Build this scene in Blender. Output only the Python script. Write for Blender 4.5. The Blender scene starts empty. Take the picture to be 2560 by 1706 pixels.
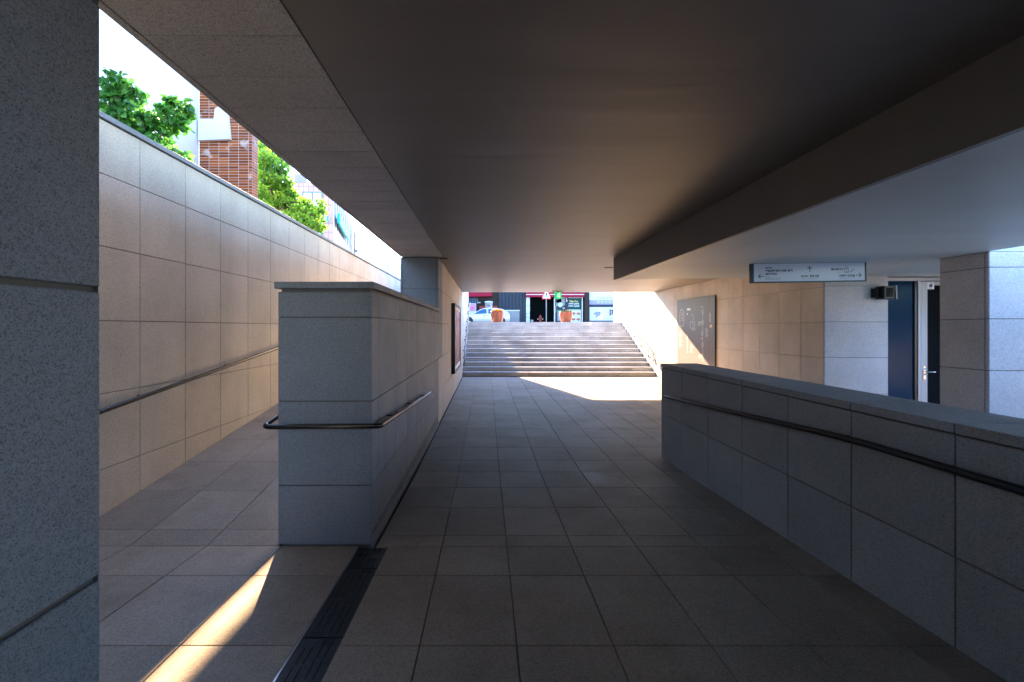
import bpy, bmesh, math, random
from mathutils import Vector, Matrix
R = math.radians
random.seed(11)
sc = bpy.context.scene
col = sc.collection
F = 1110.0            # focal length in photo pixels (2560 wide)
CX, CY, EYE = 1217.0, 820.0, 1.62

def W(px, py, Y):      # point of the place seen at a photo pixel, at depth Y
    return Vector(((px - CX) * Y / F, Y, EYE - (py - CY) * Y / F))

def floor_z(y):
    return 0.0 if y >= 5 else 0.0405 * (5 - max(y, -1.5))

# ------------------------------------------------------------------ materials
def nodes(m):
    m.use_nodes = True
    return m.node_tree.nodes, m.node_tree.links

def simple(name, rgb, rough=0.6, metal=0.0, noise=0.0, nscale=8.0, bump=0.0, emit=None, spec=None):
    m = bpy.data.materials.new(name); N, L = nodes(m)
    b = N['Principled BSDF']
    b.inputs['Base Color'].default_value = (*rgb, 1)
    b.inputs['Roughness'].default_value = rough
    b.inputs['Metallic'].default_value = metal
    if spec is not None: b.inputs['Specular IOR Level'].default_value = spec
    if emit:
        b.inputs['Emission Color'].default_value = (*rgb, 1)
        b.inputs['Emission Strength'].default_value = emit
    if noise or bump:
        tc = N.new('ShaderNodeTexCoord'); nz = N.new('ShaderNodeTexNoise')
        nz.inputs['Scale'].default_value = nscale; nz.inputs['Detail'].default_value = 6
        L.new(tc.outputs['Object'], nz.inputs['Vector'])
        if noise:
            mr = N.new('ShaderNodeMapRange')
            mr.inputs['From Min'].default_value = .25; mr.inputs['From Max'].default_value = .75
            mr.inputs['To Min'].default_value = 1 - noise; mr.inputs['To Max'].default_value = 1 + noise
            L.new(nz.outputs['Fac'], mr.inputs['Value'])
            vm = N.new('ShaderNodeVectorMath'); vm.operation = 'SCALE'
            vm.inputs[0].default_value = rgb
            L.new(mr.outputs['Result'], vm.inputs['Scale'])
            L.new(vm.outputs['Vector'], b.inputs['Base Color'])
        if bump:
            bp = N.new('ShaderNodeBump'); bp.inputs['Strength'].default_value = bump
            bp.inputs['Distance'].default_value = 0.02
            L.new(nz.outputs['Fac'], bp.inputs['Height']); L.new(bp.outputs['Normal'], b.inputs['Normal'])
    return m

def granite(name, rgb, fleck=0.55, fscale=150., tonevar=0.12, stain=0.0, rough=0.62, stainrgb=(.16, .12, .09), mott=.10, streak=0.0, spec=.35):
    m = bpy.data.materials.new(name); N, L = nodes(m)
    b = N['Principled BSDF']; b.inputs['Specular IOR Level'].default_value = spec
    tc = N.new('ShaderNodeTexCoord'); P = tc.outputs['Object']
    at = N.new('ShaderNodeAttribute'); at.attribute_name = 'tone'; at.attribute_type = 'GEOMETRY'
    def noise(scale, det=3, rough_=.55, vec=P):
        n = N.new('ShaderNodeTexNoise'); n.inputs['Scale'].default_value = scale
        n.inputs['Detail'].default_value = det; n.inputs['Roughness'].default_value = rough_
        L.new(vec, n.inputs['Vector']); return n.outputs['Fac']
    def mapr(v, a, b_, c, d, clamp=True):
        n = N.new('ShaderNodeMapRange'); n.clamp = clamp
        for k, x in zip(('From Min', 'From Max', 'To Min', 'To Max'), (a, b_, c, d)): n.inputs[k].default_value = x
        L.new(v, n.inputs['Value']); return n.outputs['Result']
    def mul(a, b_):
        n = N.new('ShaderNodeMath'); n.operation = 'MULTIPLY'
        L.new(a, n.inputs[0]); L.new(b_, n.inputs[1]); return n.outputs[0]
    def cells(scale):                                              # one random value per mineral grain
        wn = N.new('ShaderNodeTexNoise'); wn.inputs['Scale'].default_value = scale * .7; wn.inputs['Detail'].default_value = 1
        L.new(P, wn.inputs['Vector'])
        av = N.new('ShaderNodeVectorMath'); av.operation = 'MULTIPLY_ADD'
        av.inputs[1].default_value = (.9 / scale,) * 3
        L.new(wn.outputs['Color'], av.inputs[0]); L.new(P, av.inputs[2])
        v = N.new('ShaderNodeTexVoronoi'); v.inputs['Scale'].default_value = scale
        L.new(av.outputs[0], v.inputs['Vector'])
        sp = N.new('ShaderNodeSeparateColor'); L.new(v.outputs['Color'], sp.inputs[0]); return sp.outputs
    ca = cells(fscale * 1.25); cb = cells(fscale * .55)
    f1 = mapr(ca[0], .15, .23, 1 - fleck, 1)                       # dark biotite grains
    f2 = mapr(cb[0], .10, .16, 1 - fleck * .28, 1.02)              # larger grey grains
    f3 = mapr(ca[1], .0, 1, .90, 1.12)                             # pale feldspar
    f2 = mul(f2, mapr(noise(fscale * .22, 2), .3, .7, .93, 1.07))
    mt = mapr(noise(1.7, 5, .6), .3, .7, 1 - mott, 1 + mott)
    tn = mapr(at.outputs['Fac'], 0, 1, 1 - tonevar, 1 + tonevar)
    k = mul(mul(mul(f1, f2), mul(f3, mt)), tn)
    if streak:
        mp = N.new('ShaderNodeMapping'); mp.inputs['Scale'].default_value = (2.2, 2.2, .35)
        L.new(P, mp.inputs['Vector'])
        k = mul(k, mapr(noise(1.6, 6, .6, mp.outputs['Vector']), .35, .62, 1 - streak, 1))
    sv = N.new('ShaderNodeVectorMath'); sv.operation = 'SCALE'; sv.inputs[0].default_value = rgb
    L.new(k, sv.inputs['Scale'])
    colr = sv.outputs['Vector']
    def mix(fac, a, rgb2):
        n = N.new('ShaderNodeMix'); n.data_type = 'RGBA'
        L.new(fac, n.inputs['Factor']); L.new(a, n.inputs['A']); n.inputs['B'].default_value = (*rgb2, 1); return n.outputs['Result']
    if stain:
        s = mapr(noise(2.6, 7, .65), .52, .72, 0, stain)
        colr = mix(s, colr, stainrgb)
        s2 = mapr(noise(11, 5, .7), .62, .74, 0, stain * .8)
        colr = mix(s2, colr, tuple(c * .7 for c in stainrgb))
    mort = mapr(at.outputs['Fac'], -.6, -.4, 1, 0)
    colr = mix(mort, colr, (.12, .11, .10))
    L.new(colr, b.inputs['Base Color'])
    L.new(mapr(noise(3, 4), .3, .7, rough - .10, rough + .12), b.inputs['Roughness'])
    bp = N.new('ShaderNodeBump'); bp.inputs['Strength'].default_value = .25; bp.inputs['Distance'].default_value = .002
    L.new(noise(fscale * .8, 3), bp.inputs['Height']); L.new(bp.outputs['Normal'], b.inputs['Normal'])
    return m

def plaster(name, rgb, rough=.5):
    m = bpy.data.materials.new(name); N, L = nodes(m); b = N['Principled BSDF']; b.inputs['Specular IOR Level'].default_value = .32
    tc = N.new('ShaderNodeTexCoord'); mp = N.new('ShaderNodeMapping')
    mp.inputs['Scale'].default_value = (.30, 2.3, 1)
    L.new(tc.outputs['Object'], mp.inputs['Vector'])
    n1 = N.new('ShaderNodeTexNoise'); n1.inputs['Scale'].default_value = 1.6; n1.inputs['Detail'].default_value = 5
    n1.inputs['Distortion'].default_value = .3
    L.new(mp.outputs['Vector'], n1.inputs['Vector'])
    n2 = N.new('ShaderNodeTexNoise'); n2.inputs['Scale'].default_value = .8; n2.inputs['Detail'].default_value = 6
    L.new(tc.outputs['Object'], n2.inputs['Vector'])
    mx = N.new('ShaderNodeMath'); mx.operation = 'ADD'; L.new(n1.outputs['Fac'], mx.inputs[0]); L.new(n2.outputs['Fac'], mx.inputs[1])
    mr = N.new('ShaderNodeMapRange'); mr.inputs['From Min'].default_value = .7; mr.inputs['From Max'].default_value = 1.3
    mr.inputs['To Min'].default_value = .93; mr.inputs['To Max'].default_value = 1.06
    L.new(mx.outputs[0], mr.inputs['Value'])
    sv = N.new('ShaderNodeVectorMath'); sv.operation = 'SCALE'; sv.inputs[0].default_value = rgb
    L.new(mr.outputs['Result'], sv.inputs['Scale']); L.new(sv.outputs['Vector'], b.inputs['Base Color'])
    b.inputs['Roughness'].default_value = rough
    bp = N.new('ShaderNodeBump'); bp.inputs['Strength'].default_value = .4; bp.inputs['Distance'].default_value = .016
    L.new(n1.outputs['Fac'], bp.inputs['Height']); L.new(bp.outputs['Normal'], b.inputs['Normal'])
    return m

def brickmat():
    m = bpy.data.materials.new('brick_tile'); N, L = nodes(m); b = N['Principled BSDF']
    tc = N.new('ShaderNodeTexCoord')
    at = N.new('ShaderNodeAttribute'); at.attribute_name = 'tone'
    r = N.new('ShaderNodeValToRGB'); e = r.color_ramp.elements
    e[0].color = (.10, .024, .008, 1); e[1].color = (.24, .068, .018, 1)
    x = e.new(.5); x.color = (.16, .042, .012, 1)
    L.new(at.outputs['Fac'], r.inputs['Fac'])
    n = N.new('ShaderNodeTexNoise'); n.inputs['Scale'].default_value = 3; n.inputs['Detail'].default_value = 7
    L.new(tc.outputs['Object'], n.inputs['Vector'])
    mr = N.new('ShaderNodeMapRange'); mr.inputs['From Min'].default_value = .6; mr.inputs['From Max'].default_value = .68
    mr.inputs['To Max'].default_value = .45
    L.new(n.outputs['Fac'], mr.inputs['Value'])
    mi = N.new('ShaderNodeMix'); mi.data_type = 'RGBA'; mi.inputs['B'].default_value = (.5, .47, .44, 1)
    L.new(mr.outputs['Result'], mi.inputs['Factor']); L.new(r.outputs['Color'], mi.inputs['A'])
    mo = N.new('ShaderNodeMapRange'); mo.inputs['From Min'].default_value = -.6; mo.inputs['From Max'].default_value = -.4
    mo.inputs['To Min'].default_value = 1; mo.inputs['To Max'].default_value = 0
    L.new(at.outputs['Fac'], mo.inputs['Value'])
    m2 = N.new('ShaderNodeMix'); m2.data_type = 'RGBA'; m2.inputs['B'].default_value = (.36, .33, .30, 1)
    L.new(mo.outputs['Result'], m2.inputs['Factor']); L.new(mi.outputs['Result'], m2.inputs['A'])
    L.new(m2.outputs['Result'], b.inputs['Base Color']); b.inputs['Roughness'].default_value = .45
    return m

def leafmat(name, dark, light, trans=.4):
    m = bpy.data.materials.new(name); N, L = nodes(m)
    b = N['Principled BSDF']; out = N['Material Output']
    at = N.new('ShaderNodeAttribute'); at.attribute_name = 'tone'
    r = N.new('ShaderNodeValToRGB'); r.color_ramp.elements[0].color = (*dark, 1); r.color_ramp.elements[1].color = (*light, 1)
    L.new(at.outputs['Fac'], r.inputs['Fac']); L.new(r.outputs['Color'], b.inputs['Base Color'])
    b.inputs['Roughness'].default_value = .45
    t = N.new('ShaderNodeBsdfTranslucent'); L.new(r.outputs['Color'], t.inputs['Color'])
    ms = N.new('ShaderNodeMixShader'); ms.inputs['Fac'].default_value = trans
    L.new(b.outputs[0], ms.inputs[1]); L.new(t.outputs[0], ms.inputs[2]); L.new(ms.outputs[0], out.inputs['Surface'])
    return m

def artmat():
    m = bpy.data.materials.new('abstract_print'); N, L = nodes(m); b = N['Principled BSDF']
    tc = N.new('ShaderNodeTexCoord'); mp = N.new('ShaderNodeMapping'); mp.inputs['Scale'].default_value = (1, 1.9, 1.0)
    L.new(tc.outputs['Object'], mp.inputs['Vector'])
    n = N.new('ShaderNodeTexNoise'); n.inputs['Scale'].default_value = 1.7; n.inputs['Detail'].default_value = 2.5; n.inputs['Distortion'].default_value = 1.6
    L.new(mp.outputs['Vector'], n.inputs['Vector'])
    r = N.new('ShaderNodeValToRGB'); r.color_ramp.interpolation = 'CONSTANT'; e = r.color_ramp.elements
    e[0].position = 0; e[0].color = (.02, .02, .03, 1); e[1].position = .36; e[1].color = (.55, .07, .06, 1)
    for p, c in ((.43, (.62, .25, .07)), (.48, (.50, .13, .15)), (.52, (.03, .25, .22)), (.55, (.62, .46, .25)), (.58, (.02, .02, .04)), (.62, (.55, .09, .12)), (.68, (.35, .42, .36))):
        x = e.new(p); x.color = (*c, 1)
    L.new(n.outputs['Fac'], r.inputs['Fac']); L.new(r.outputs['Color'], b.inputs['Base Color'])
    b.inputs['Roughness'].default_value = .25
    return m

def glassmat(name, rgb, rough=.2):
    m = bpy.data.materials.new(name); N, L = nodes(m); b = N['Principled BSDF']; out = N['Material Output']
    b.inputs['Base Color'].default_value = (*rgb, 1); b.inputs['Roughness'].default_value = rough
    b.inputs['Specular IOR Level'].default_value = .05
    return m

M = {}
M['wall'] = granite('granite_warm_lit', (.50, .45, .39), .34, 280, .045, 0, .6, streak=.08)  # warm bounce light put into the stone colour of the walls
M['wallShade'] = granite('granite_shaded', (.20, .226, .256), .46, 330, .06, 0, .6)  # same granite with foreground shade and cool sky put into its colour
M['parapet'] = granite('granite_parapet', (.34, .365, .39), .46, 300, .06, 0, .6)  # same granite, cool light on the parapet put into its colour
M['floor'] = granite('granite_floor', (.285, .245, .206), .45, 300, .09, .34, .66, (.13, .10, .08), .12, spec=.06)
M['stair'] = granite('granite_stair', (.40, .43, .46), .3, 160, .14, .10, .6, (.2, .2, .2), .24, spec=.2)
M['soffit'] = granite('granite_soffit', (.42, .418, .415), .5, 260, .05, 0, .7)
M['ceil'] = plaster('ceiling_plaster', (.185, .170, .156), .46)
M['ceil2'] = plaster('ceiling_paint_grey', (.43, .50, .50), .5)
M['pale'+'stone'] = granite('granite_pale', (.46, .465, .47), .40, 220, .05, 0, .6)
M['white'] = simple('white_paint', (0.40, 0.41, 0.42), .55, noise=.05, nscale=.8)
M['steel'] = simple('brushed_steel', (.55, .54, .53), .24, 1.0)
M['railD'] = simple('handrail_steel', (.055, .052, .05), .25, 1.0)
M['railS'] = simple('stair_rail_steel', (.12, .12, .125), .4, 0)
M['black'] = simple('black_metal', (.018, .018, .020), .38, .3)
M['pit'] = simple('slot_shadow_gap', (.004, .004, .004), .9)
M['cast'] = simple('cast_iron', (.022, .023, .026), .42, .5, noise=.3, nscale=30, bump=.2)
M['brick'] = brickmat(); M['brick'].node_tree.nodes['Principled BSDF'].inputs['Specular IOR Level'].default_value = .1
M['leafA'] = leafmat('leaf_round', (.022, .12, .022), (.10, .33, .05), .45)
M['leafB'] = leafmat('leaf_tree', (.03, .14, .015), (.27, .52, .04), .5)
M['bark'] = simple('bark', (.035, .025, .018), .9, noise=.3, nscale=20)
M['asphalt'] = simple('asphalt', (.16, .16, .165), .9, noise=.15, nscale=30)
M['earth'] = simple('paving_outdoor', (.42, .40, .37), .85, noise=.1, nscale=3)
M['art'] = artmat()
M['frameA'] = simple('alu_frame', (.42, .43, .43), .5, .0)
M['glassB'] = glassmat('glass_blue_reflection', (.004, .028, .060))  # blue reflection put into the pane's base colour
M['glassK'] = glassmat('dark_glass', (.01, .012, .014), .05)
M['paper'] = simple('paper_white', (.78, .79, .80), .6)
M['board'] = simple('info_board_glass', (0.1292, 0.1258, 0.136), .45, 0, noise=.05, nscale=2)
M['paperO'] = simple('poster_white', (0.3312, 0.3384, 0.3456), .6)
M['slit'] = simple('slit_window_glass', (.055, .048, .052), .6, spec=.1)
M['ink'] = simple('white_ink', (.62, .64, .64), .5)
M['inkO'] = simple('orange_ink', (.62, .34, .22), .5)
M['inkD'] = simple('dark_teal_ink', (.03, .09, .12), .5)
M['inkN'] = simple('navy_ink', (.02, .025, .07), .5)
M['signG'] = simple('sign_grey', (.07, .10, .105), .4, .4)
M['signF'] = simple('sign_face', (.70, .73, .80), .35)
M['exit'] = simple('exit_green', (.0, .30, .08), .4, emit=.16)
M['exitW'] = simple('exit_white', (.6, .7, .62), .4, emit=.10)
M['terra'] = simple('terracotta_glaze', (.23, .075, .045), .35, noise=.15, nscale=5)
M['soil'] = simple('soil', (.05, .035, .02), .95)
M['orange'] = simple('orange_petal', (0.55, 0.17, 0.006), .6)
M['green'] = simple('bedding_leaf', (0.036, 0.09, 0.015), .6)
M['carW'] = simple('car_white_paint', (0.2902, 0.2939, 0.2976), .18, 0, spec=.7)
M['tyre'] = simple('tyre_rubber', (.02, .02, .02), .8)
M['rim'] = simple('wheel_alloy', (.45, .45, .46), .3, .9)
M['navy'] = simple('slate_panel', (0.0167, 0.0227, 0.0333), .5, .2, noise=.1, nscale=4)
M['brown'] = simple('brown_column', (0.0165, 0.0114, 0.0096), .5)
M['red'] = simple('crimson_awning', (0.15, 0.006, 0.0225), .6, noise=.08, nscale=3)
M['dark'] = simple('dark_interior', (.0015, .002, .002), .9, spec=0)
M['tealB'] = simple('teal_board', (0.0042, 0.0357, 0.0315), .5)
M['lav'] = simple('lavender_band', (0.1672, 0.1672, 0.3168), .5)
M['pink'] = simple('pink_poster', (0.2887, 0.1617, 0.2233), .5)
M['pinkD'] = simple('magenta_ink', (.45, .06, .22), .5)
M['cab'] = simple('cabinet_grey', (0.153, 0.1615, 0.17), .5, noise=.05, nscale=3)
M['hyd'] = simple('hydrant_maroon', (.16, .03, .03), .5)
M['sigred'] = simple('signal_red', (0.372, 0.018, 0.03), .4)
M['teal'] = simple('teal_sign', (.0, .30, .30), .5)
M['pinkwall'] = granite('pink_tile_wall', (.22, .155, .14), .1, 40, .06, 0, .6)
M['cream'] = simple('cream_wall', (0.429, 0.418, 0.396), .7, noise=.04, nscale=1)
M['pole'] = simple('concrete_pole', (.14, .145, .155), .8)
M['pale'] = simple('pale_glass_wall', (.26, .32, .34), .3)
M['food'] = simple('food_photo', (.22, .08, .04), .5, noise=.9, nscale=18)
M['blueG'] = simple('blue_glazing', (0.025, 0.065, 0.125), .15)

M['board'].node_tree.nodes['Principled BSDF'].inputs['Specular IOR Level'].default_value = .12
M['terra'].node_tree.nodes['Principled BSDF'].inputs['Specular IOR Level'].default_value = .2
for k in ('orange', 'green', 'white', 'navy', 'brown', 'red', 'tealB', 'lav', 'pink', 'pinkD', 'cab', 'hyd', 'sigred', 'paperO', 'food', 'blueG', 'cream', 'pale', 'teal', 'signG', 'exit', 'inkN', 'pole', 'asphalt', 'earth', 'tyre'):
    M[k].node_tree.nodes['Principled BSDF'].inputs['Specular IOR Level'].default_value = .08

# ------------------------------------------------------------------ mesh builder
class MB:
    def __init__(s): s.v = []; s.f = []; s.t = []; s.sm = []
    def quad(s, a, b, c, d, tone=.5, smooth=False):
        n = len(s.v); s.v += [tuple(a), tuple(b), tuple(c), tuple(d)]; s.f.append((n, n+1, n+2, n+3)); s.t.append(tone); s.sm.append(smooth)
    def poly(s, pts, tone=.5):
        n = len(s.v); s.v += [tuple(p) for p in pts]; s.f.append(tuple(range(n, n+len(pts)))); s.t.append(tone); s.sm.append(False)
    def grid(s, rows, tone=.5, closed=False, smooth=True):
        n = len(s.v); w = len(rows[0])
        for r in rows: s.v += [tuple(p) for p in r]
        for i in range(len(rows)-1):
            for j in range(w if closed else w-1):
                j2 = (j+1) % w
                s.f.append((n+i*w+j, n+i*w+j2, n+(i+1)*w+j2, n+(i+1)*w+j)); s.t.append(tone); s.sm.append(smooth)
    def box(s, x0, x1, y0, y1, z0, z1, tone=.5, M_=None):
        p = [Vector((x, y, z)) for z in (z0, z1) for y in (y0, y1) for x in (x0, x1)]
        if M_ is not None: p = [M_ @ q for q in p]
        n = len(s.v); s.v += [tuple(q) for q in p]
        for f in ((0, 2, 3, 1), (4, 5, 7, 6), (0, 1, 5, 4), (2, 6, 7, 3), (0, 4, 6, 2), (1, 3, 7, 5)):
            s.f.append(tuple(n+i for i in f)); s.t.append(tone); s.sm.append(False)
    def bbox(s, x0, x1, y0, y1, z0, z1, c=.004, tone=.5):   # box with chamfered edges
        bm = bmesh.new(); bmesh.ops.create_cube(bm, size=1)
        for v in bm.verts:
            v.co = Vector(((x0+x1)/2 + v.co.x*(x1-x0), (y0+y1)/2 + v.co.y*(y1-y0), (z0+z1)/2 + v.co.z*(z1-z0)))
        bmesh.ops.bevel(bm, geom=bm.edges[:], offset=c, segments=1, affect='EDGES')
        s.bm(bm, tone); bm.free()
    def bm(s, bm, tone=.5, smooth=False, mat=None):
        n = len(s.v); bm.verts.index_update()
        for v in bm.verts: s.v.append(tuple(mat @ v.co if mat else v.co))
        for f in bm.faces: s.f.append(tuple(n+v.index for v in f.verts)); s.t.append(tone); s.sm.append(smooth)
    def tube(s, pts, r, seg=12, cap=True, tone=.5):
        pts = [Vector(p) for p in pts]; rows = []; up = None
        rr = r if isinstance(r, (list, tuple)) else [r]*len(pts)
        for i, p in enumerate(pts):
            a = pts[max(i-1, 0)]; b = pts[min(i+1, len(pts)-1)]
            d = (b-a).normalized()
            if up is None:
                up = Vector((0, 0, 1)) if abs(d.z) < .9 else Vector((1, 0, 0))
            x = d.cross(up).normalized(); up = x.cross(d).normalized()
            rows.append([p + rr[i]*(math.cos(2*math.pi*k/seg)*x + math.sin(2*math.pi*k/seg)*up) for k in range(seg)])
        s.grid(rows, tone, closed=True)
        if cap: s.poly(rows[0][::-1], tone); s.poly(rows[-1], tone)
    def lathe(s, prof, c=(0, 0, 0), seg=24, fn=None, tone=.5, mat=None):
        rows = []
        for r, z in prof:
            row = []
            for k in range(seg):
                a = 2*math.pi*k/seg; q = r*(fn(a, z) if fn else 1)
                p = Vector((q*math.cos(a), q*math.sin(a), z))
                if mat: p = mat @ p
                row.append(p + Vector(c))
            rows.append(row)
        s.grid(rows, tone, closed=True)
    def ball(s, c, r, seg=8, tone=.5, sq=(1, 1, 1)):
        rows = []
        for i in range(seg//2+1):
            t = math.pi*i/(seg//2)
            rows.append([Vector(c)+Vector((r*sq[0]*math.sin(t)*math.cos(2*math.pi*k/seg), r*sq[1]*math.sin(t)*math.sin(2*math.pi*k/seg), r*sq[2]*math.cos(t))) for k in range(seg)])
        s.grid(rows, tone, closed=True)
    def prism(s, pts, dvec, tone=.5):   # polygon extruded along dvec
        a = [Vector(p) for p in pts]; d = Vector(dvec); b = [p+d for p in a]
        s.poly(a, tone); s.poly(b[::-1], tone)
        for i in range(len(a)):
            j = (i+1) % len(a); s.quad(a[i], b[i], b[j], a[j], tone)
    def panels(s, org, U, V, us, vs, gap=.006, depth=.012, tones=None, stag=None):
        """stone slabs: org + u*U + v*V, outward normal U x V; mortar sheet behind"""
        org = Vector(org); U = Vector(U); V = Vector(V); n = U.cross(V).normalized(); g = gap/2; c = .0025
        for j in range(len(vs)-1):
            uu = us if not stag else stag(j, us)
            for i in range(len(uu)-1):
                a, b, e, f = uu[i]+g, uu[i+1]-g, vs[j]+g, vs[j+1]-g
                if b-a < .004 or f-e < .004: continue
                t = random.random()
                P = lambda u, v, h: org + u*U + v*V + h*n
                o = [P(a, e, -depth), P(b, e, -depth), P(b, f, -depth), P(a, f, -depth)]
                k = [P(a, e, -c), P(b, e, -c), P(b, f, -c), P(a, f, -c)]
                q = [P(a+c, e+c, 0), P(b-c, e+c, 0), P(b-c, f-c, 0), P(a+c, f-c, 0)]
                s.quad(*q, tone=t)
                for m in range(4):
                    m2 = (m+1) % 4
                    s.quad(k[m], k[m2], q[m2], q[m], t); s.quad(o[m], o[m2], k[m2], k[m], t)
        a, b, e, f = us[0], us[-1], vs[0], vs[-1]
        P = lambda u, v: org + u*U + v*V - (depth-.001)*n
        s.quad(P(a, e), P(b, e), P(b, f), P(a, f), -1)
    def build(s, name, mat, parent=None, local=False):
        me = bpy.data.meshes.new(name)
        off = Vector((0, 0, 0))
        if parent is not None and not local:
            off = parent.location.copy()
            pp = parent.parent
            while pp is not None: off = off + pp.location; pp = pp.parent
        me.from_pydata([tuple(Vector(v)-off) for v in s.v], [], s.f)
        at = me.attributes.new('tone', 'FLOAT', 'FACE')
        at.data.foreach_set('value', s.t)
        me.polygons.foreach_set('use_smooth', s.sm)
        me.materials.append(mat); me.update()
        o = bpy.data.objects.new(name, me); col.objects.link(o)
        if parent is not None: o.parent = parent
        return o

def tag(o, label=None, cat=None, group=None, kind=None):
    if label: o['label'] = label
    if cat: o['category'] = cat
    if group: o['group'] = group
    if kind: o['kind'] = kind
    return o
def thing(name, label, cat, loc=(0, 0, 0), group=None, rot=None):
    o = bpy.data.objects.new(name, None); col.objects.link(o); o.location = loc; o.empty_display_size = .2
    if rot: o.rotation_euler = rot
    return tag(o, label, cat, group)
def copy_thing(root, loc, label=None):
    r = root.copy(); col.objects.link(r); r.location = loc
    if label: r['label'] = label
    for ch in list(root.children):
        c = ch.copy(); col.objects.link(c); c.parent = r
        for g in list(ch.children):
            d = g.copy(); col.objects.link(d); d.parent = c
    return r

_fontcache = {}
def glyphs(body, bold=0.0):
    key = (body, bold)
    if key in _fontcache: return _fontcache[key]
    c = bpy.data.curves.new('tmp_text', 'FONT'); c.body = body; c.size = 1; c.offset = bold; c.resolution_u = 3
    o = bpy.data.objects.new('tmp_text', c); col.objects.link(o); bpy.context.view_layer.update()
    me = bpy.data.meshes.new_from_object(o.evaluated_get(bpy.context.evaluated_depsgraph_get()))
    vs = [v.co.copy() for v in me.vertices]; fs = [tuple(p.vertices) for p in me.polygons]
    bpy.data.objects.remove(o); bpy.data.curves.remove(c); bpy.data.meshes.remove(me)
    if vs:
        x0 = min(v.x for v in vs); x1 = max(v.x for v in vs); y0 = min(v.y for v in vs); y1 = max(v.y for v in vs)
    else: x0 = x1 = y0 = y1 = 0
    _fontcache[key] = (vs, fs, (x0, x1, y0, y1)); return _fontcache[key]
def text(mb, body, org, U, V, x0, x1, y0, y1, bold=.012):
    """fit the written words into the rectangle [x0,x1]x[y0,y1] of the plane org+u*U+v*V"""
    vs, fs, (a, b, c, d) = glyphs(body, bold)
    if not vs or b <= a or d <= c: return
    org = Vector(org); U = Vector(U); V = Vector(V); n = len(mb.v)
    for v in vs:
        u = x0 + (v.x-a)/(b-a)*(x1-x0); w = y0 + (v.y-c)/(d-c)*(y1-y0)
        mb.v.append(tuple(org+u*U+w*V))
    for f in fs: mb.f.append(tuple(n+i for i in f)); mb.t.append(.5); mb.sm.append(False)

def rects(name, mat, parent, lst, y, dep):
    for q in lst:
        m = MB(); r3(m, *q, y, dep); m.build(name, mat, parent)
def frange(a, step, n): return [a+step*i for i in range(n)]
XV, YV, ZV = Vector((1, 0, 0)), Vector((0, 1, 0)), Vector((0, 0, 1))
NX, NY = -XV, -YV

# ------------------------------------------------------------------ camera, world, sun
cam = bpy.data.cameras.new('camera'); co = bpy.data.objects.new('camera', cam); col.objects.link(co)
co.location = (0, 0, EYE); co.rotation_euler = (R(90), 0, 0)
cam.sensor_width = 36; cam.lens = 36*F/2560
cam.shift_x = (1280-CX)/2560; cam.shift_y = -(853-CY)/2560
cam.clip_start = .05; cam.clip_end = 2000
sc.camera = co

SUN = Vector((-.290, 1, .57)).normalized()     # towards the sun
el = math.asin(SUN.z)
w = bpy.data.worlds.new('World'); sc.world = w; w.use_nodes = True
N_, L_ = w.node_tree.nodes, w.node_tree.links
sky = N_.new('ShaderNodeTexSky'); sky.sky_type = 'NISHITA'; sky.sun_disc = False
sky.sun_elevation = el; sky.sun_rotation = math.atan2(SUN.x, SUN.y); sky.air_density = 1.0; sky.dust_density = .1; sky.ozone_density = 4.5
L_.new(sky.outputs['Color'], N_['Background'].inputs['Color']); N_['Background'].inputs['Strength'].default_value = .15
sl = bpy.data.lights.new('sun', 'SUN'); sl.energy = 5; sl.angle = R(.9); sl.color = (1, .68, .39)
so = bpy.data.objects.new('sun', sl); col.objects.link(so); so.rotation_euler = SUN.to_track_quat('Z', 'Y').to_euler()
sc.view_settings.view_transform = 'Standard'; sc.view_settings.look = 'None'; sc.view_settings.gamma = 1
sc.view_settings.exposure = 4.0
sc.cycles.use_denoising = True
sc.cycles.max_bounces = 10; sc.cycles.diffuse_bounces = 7; sc.cycles.glossy_bounces = 4
sc.cycles.sample_clamp_indirect = 6

# ================================================================== SETTING
CEIL = 2.817
LOWC = 2.50
# ---- floor of the passage
mb = MB()
xs = [-.7, -.3176, .1415, .6, 1.06, 1.52, 1.98, 2.44]
xs_far = [-.785, -.3176, .1415, .6, 1.06, 1.52, 1.98, 2.44, 2.90, 3.36, 3.82, 4.28, 4.74, 5.20, 5.63]
ys_near = [-4.2, -3.6, -3.0, -2.4, -1.8, -1.15, -.5, .16, .81, 1.46, 2.10, 2.74, 3.133]
ys_mid = [3.133, 3.318, 3.893, 4.44, 4.99]
def floor_tiles(mb, xs, ys, zf, gap=.005):
    for j in range(len(ys)-1):
        for i in range(len(xs)-1):
            a, b, c, d = xs[i]+gap/2, xs[i+1]-gap/2, ys[j]+gap/2, ys[j+1]-gap/2
            t = random.random(); k = .002; dz = random.uniform(-.0006, .0006)
            za, zb = zf(c)+dz, zf(d)+dz
            q = [Vector((a+k, c+k, za)), Vector((b-k, c+k, za)), Vector((b-k, d-k, zb)), Vector((a+k, d-k, zb))]
            o = [Vector((a, c, za-.003)), Vector((b, c, za-.003)), Vector((b, d, zb-.003)), Vector((a, d, zb-.003))]
            u = [p-Vector((0, 0, .012)) for p in o]
            mb.quad(*q, tone=t)
            for m in range(4):
                n = (m+1) % 4; mb.quad(o[m], o[n], q[n], q[m], t); mb.quad(u[m], u[n], o[n], o[m], t)
    for c, d in zip(ys[:-1], ys[1:]):
        mb.quad((xs[0], c, zf(c)-.012), (xs[-1], c, zf(c)-.012), (xs[-1], d, zf(d)-.012), (xs[0], d, zf(d)-.012), -1)
zf = lambda y: floor_z(y)
floor_tiles(mb, xs[:-1]+[2.30], ys_near, zf)
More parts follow.
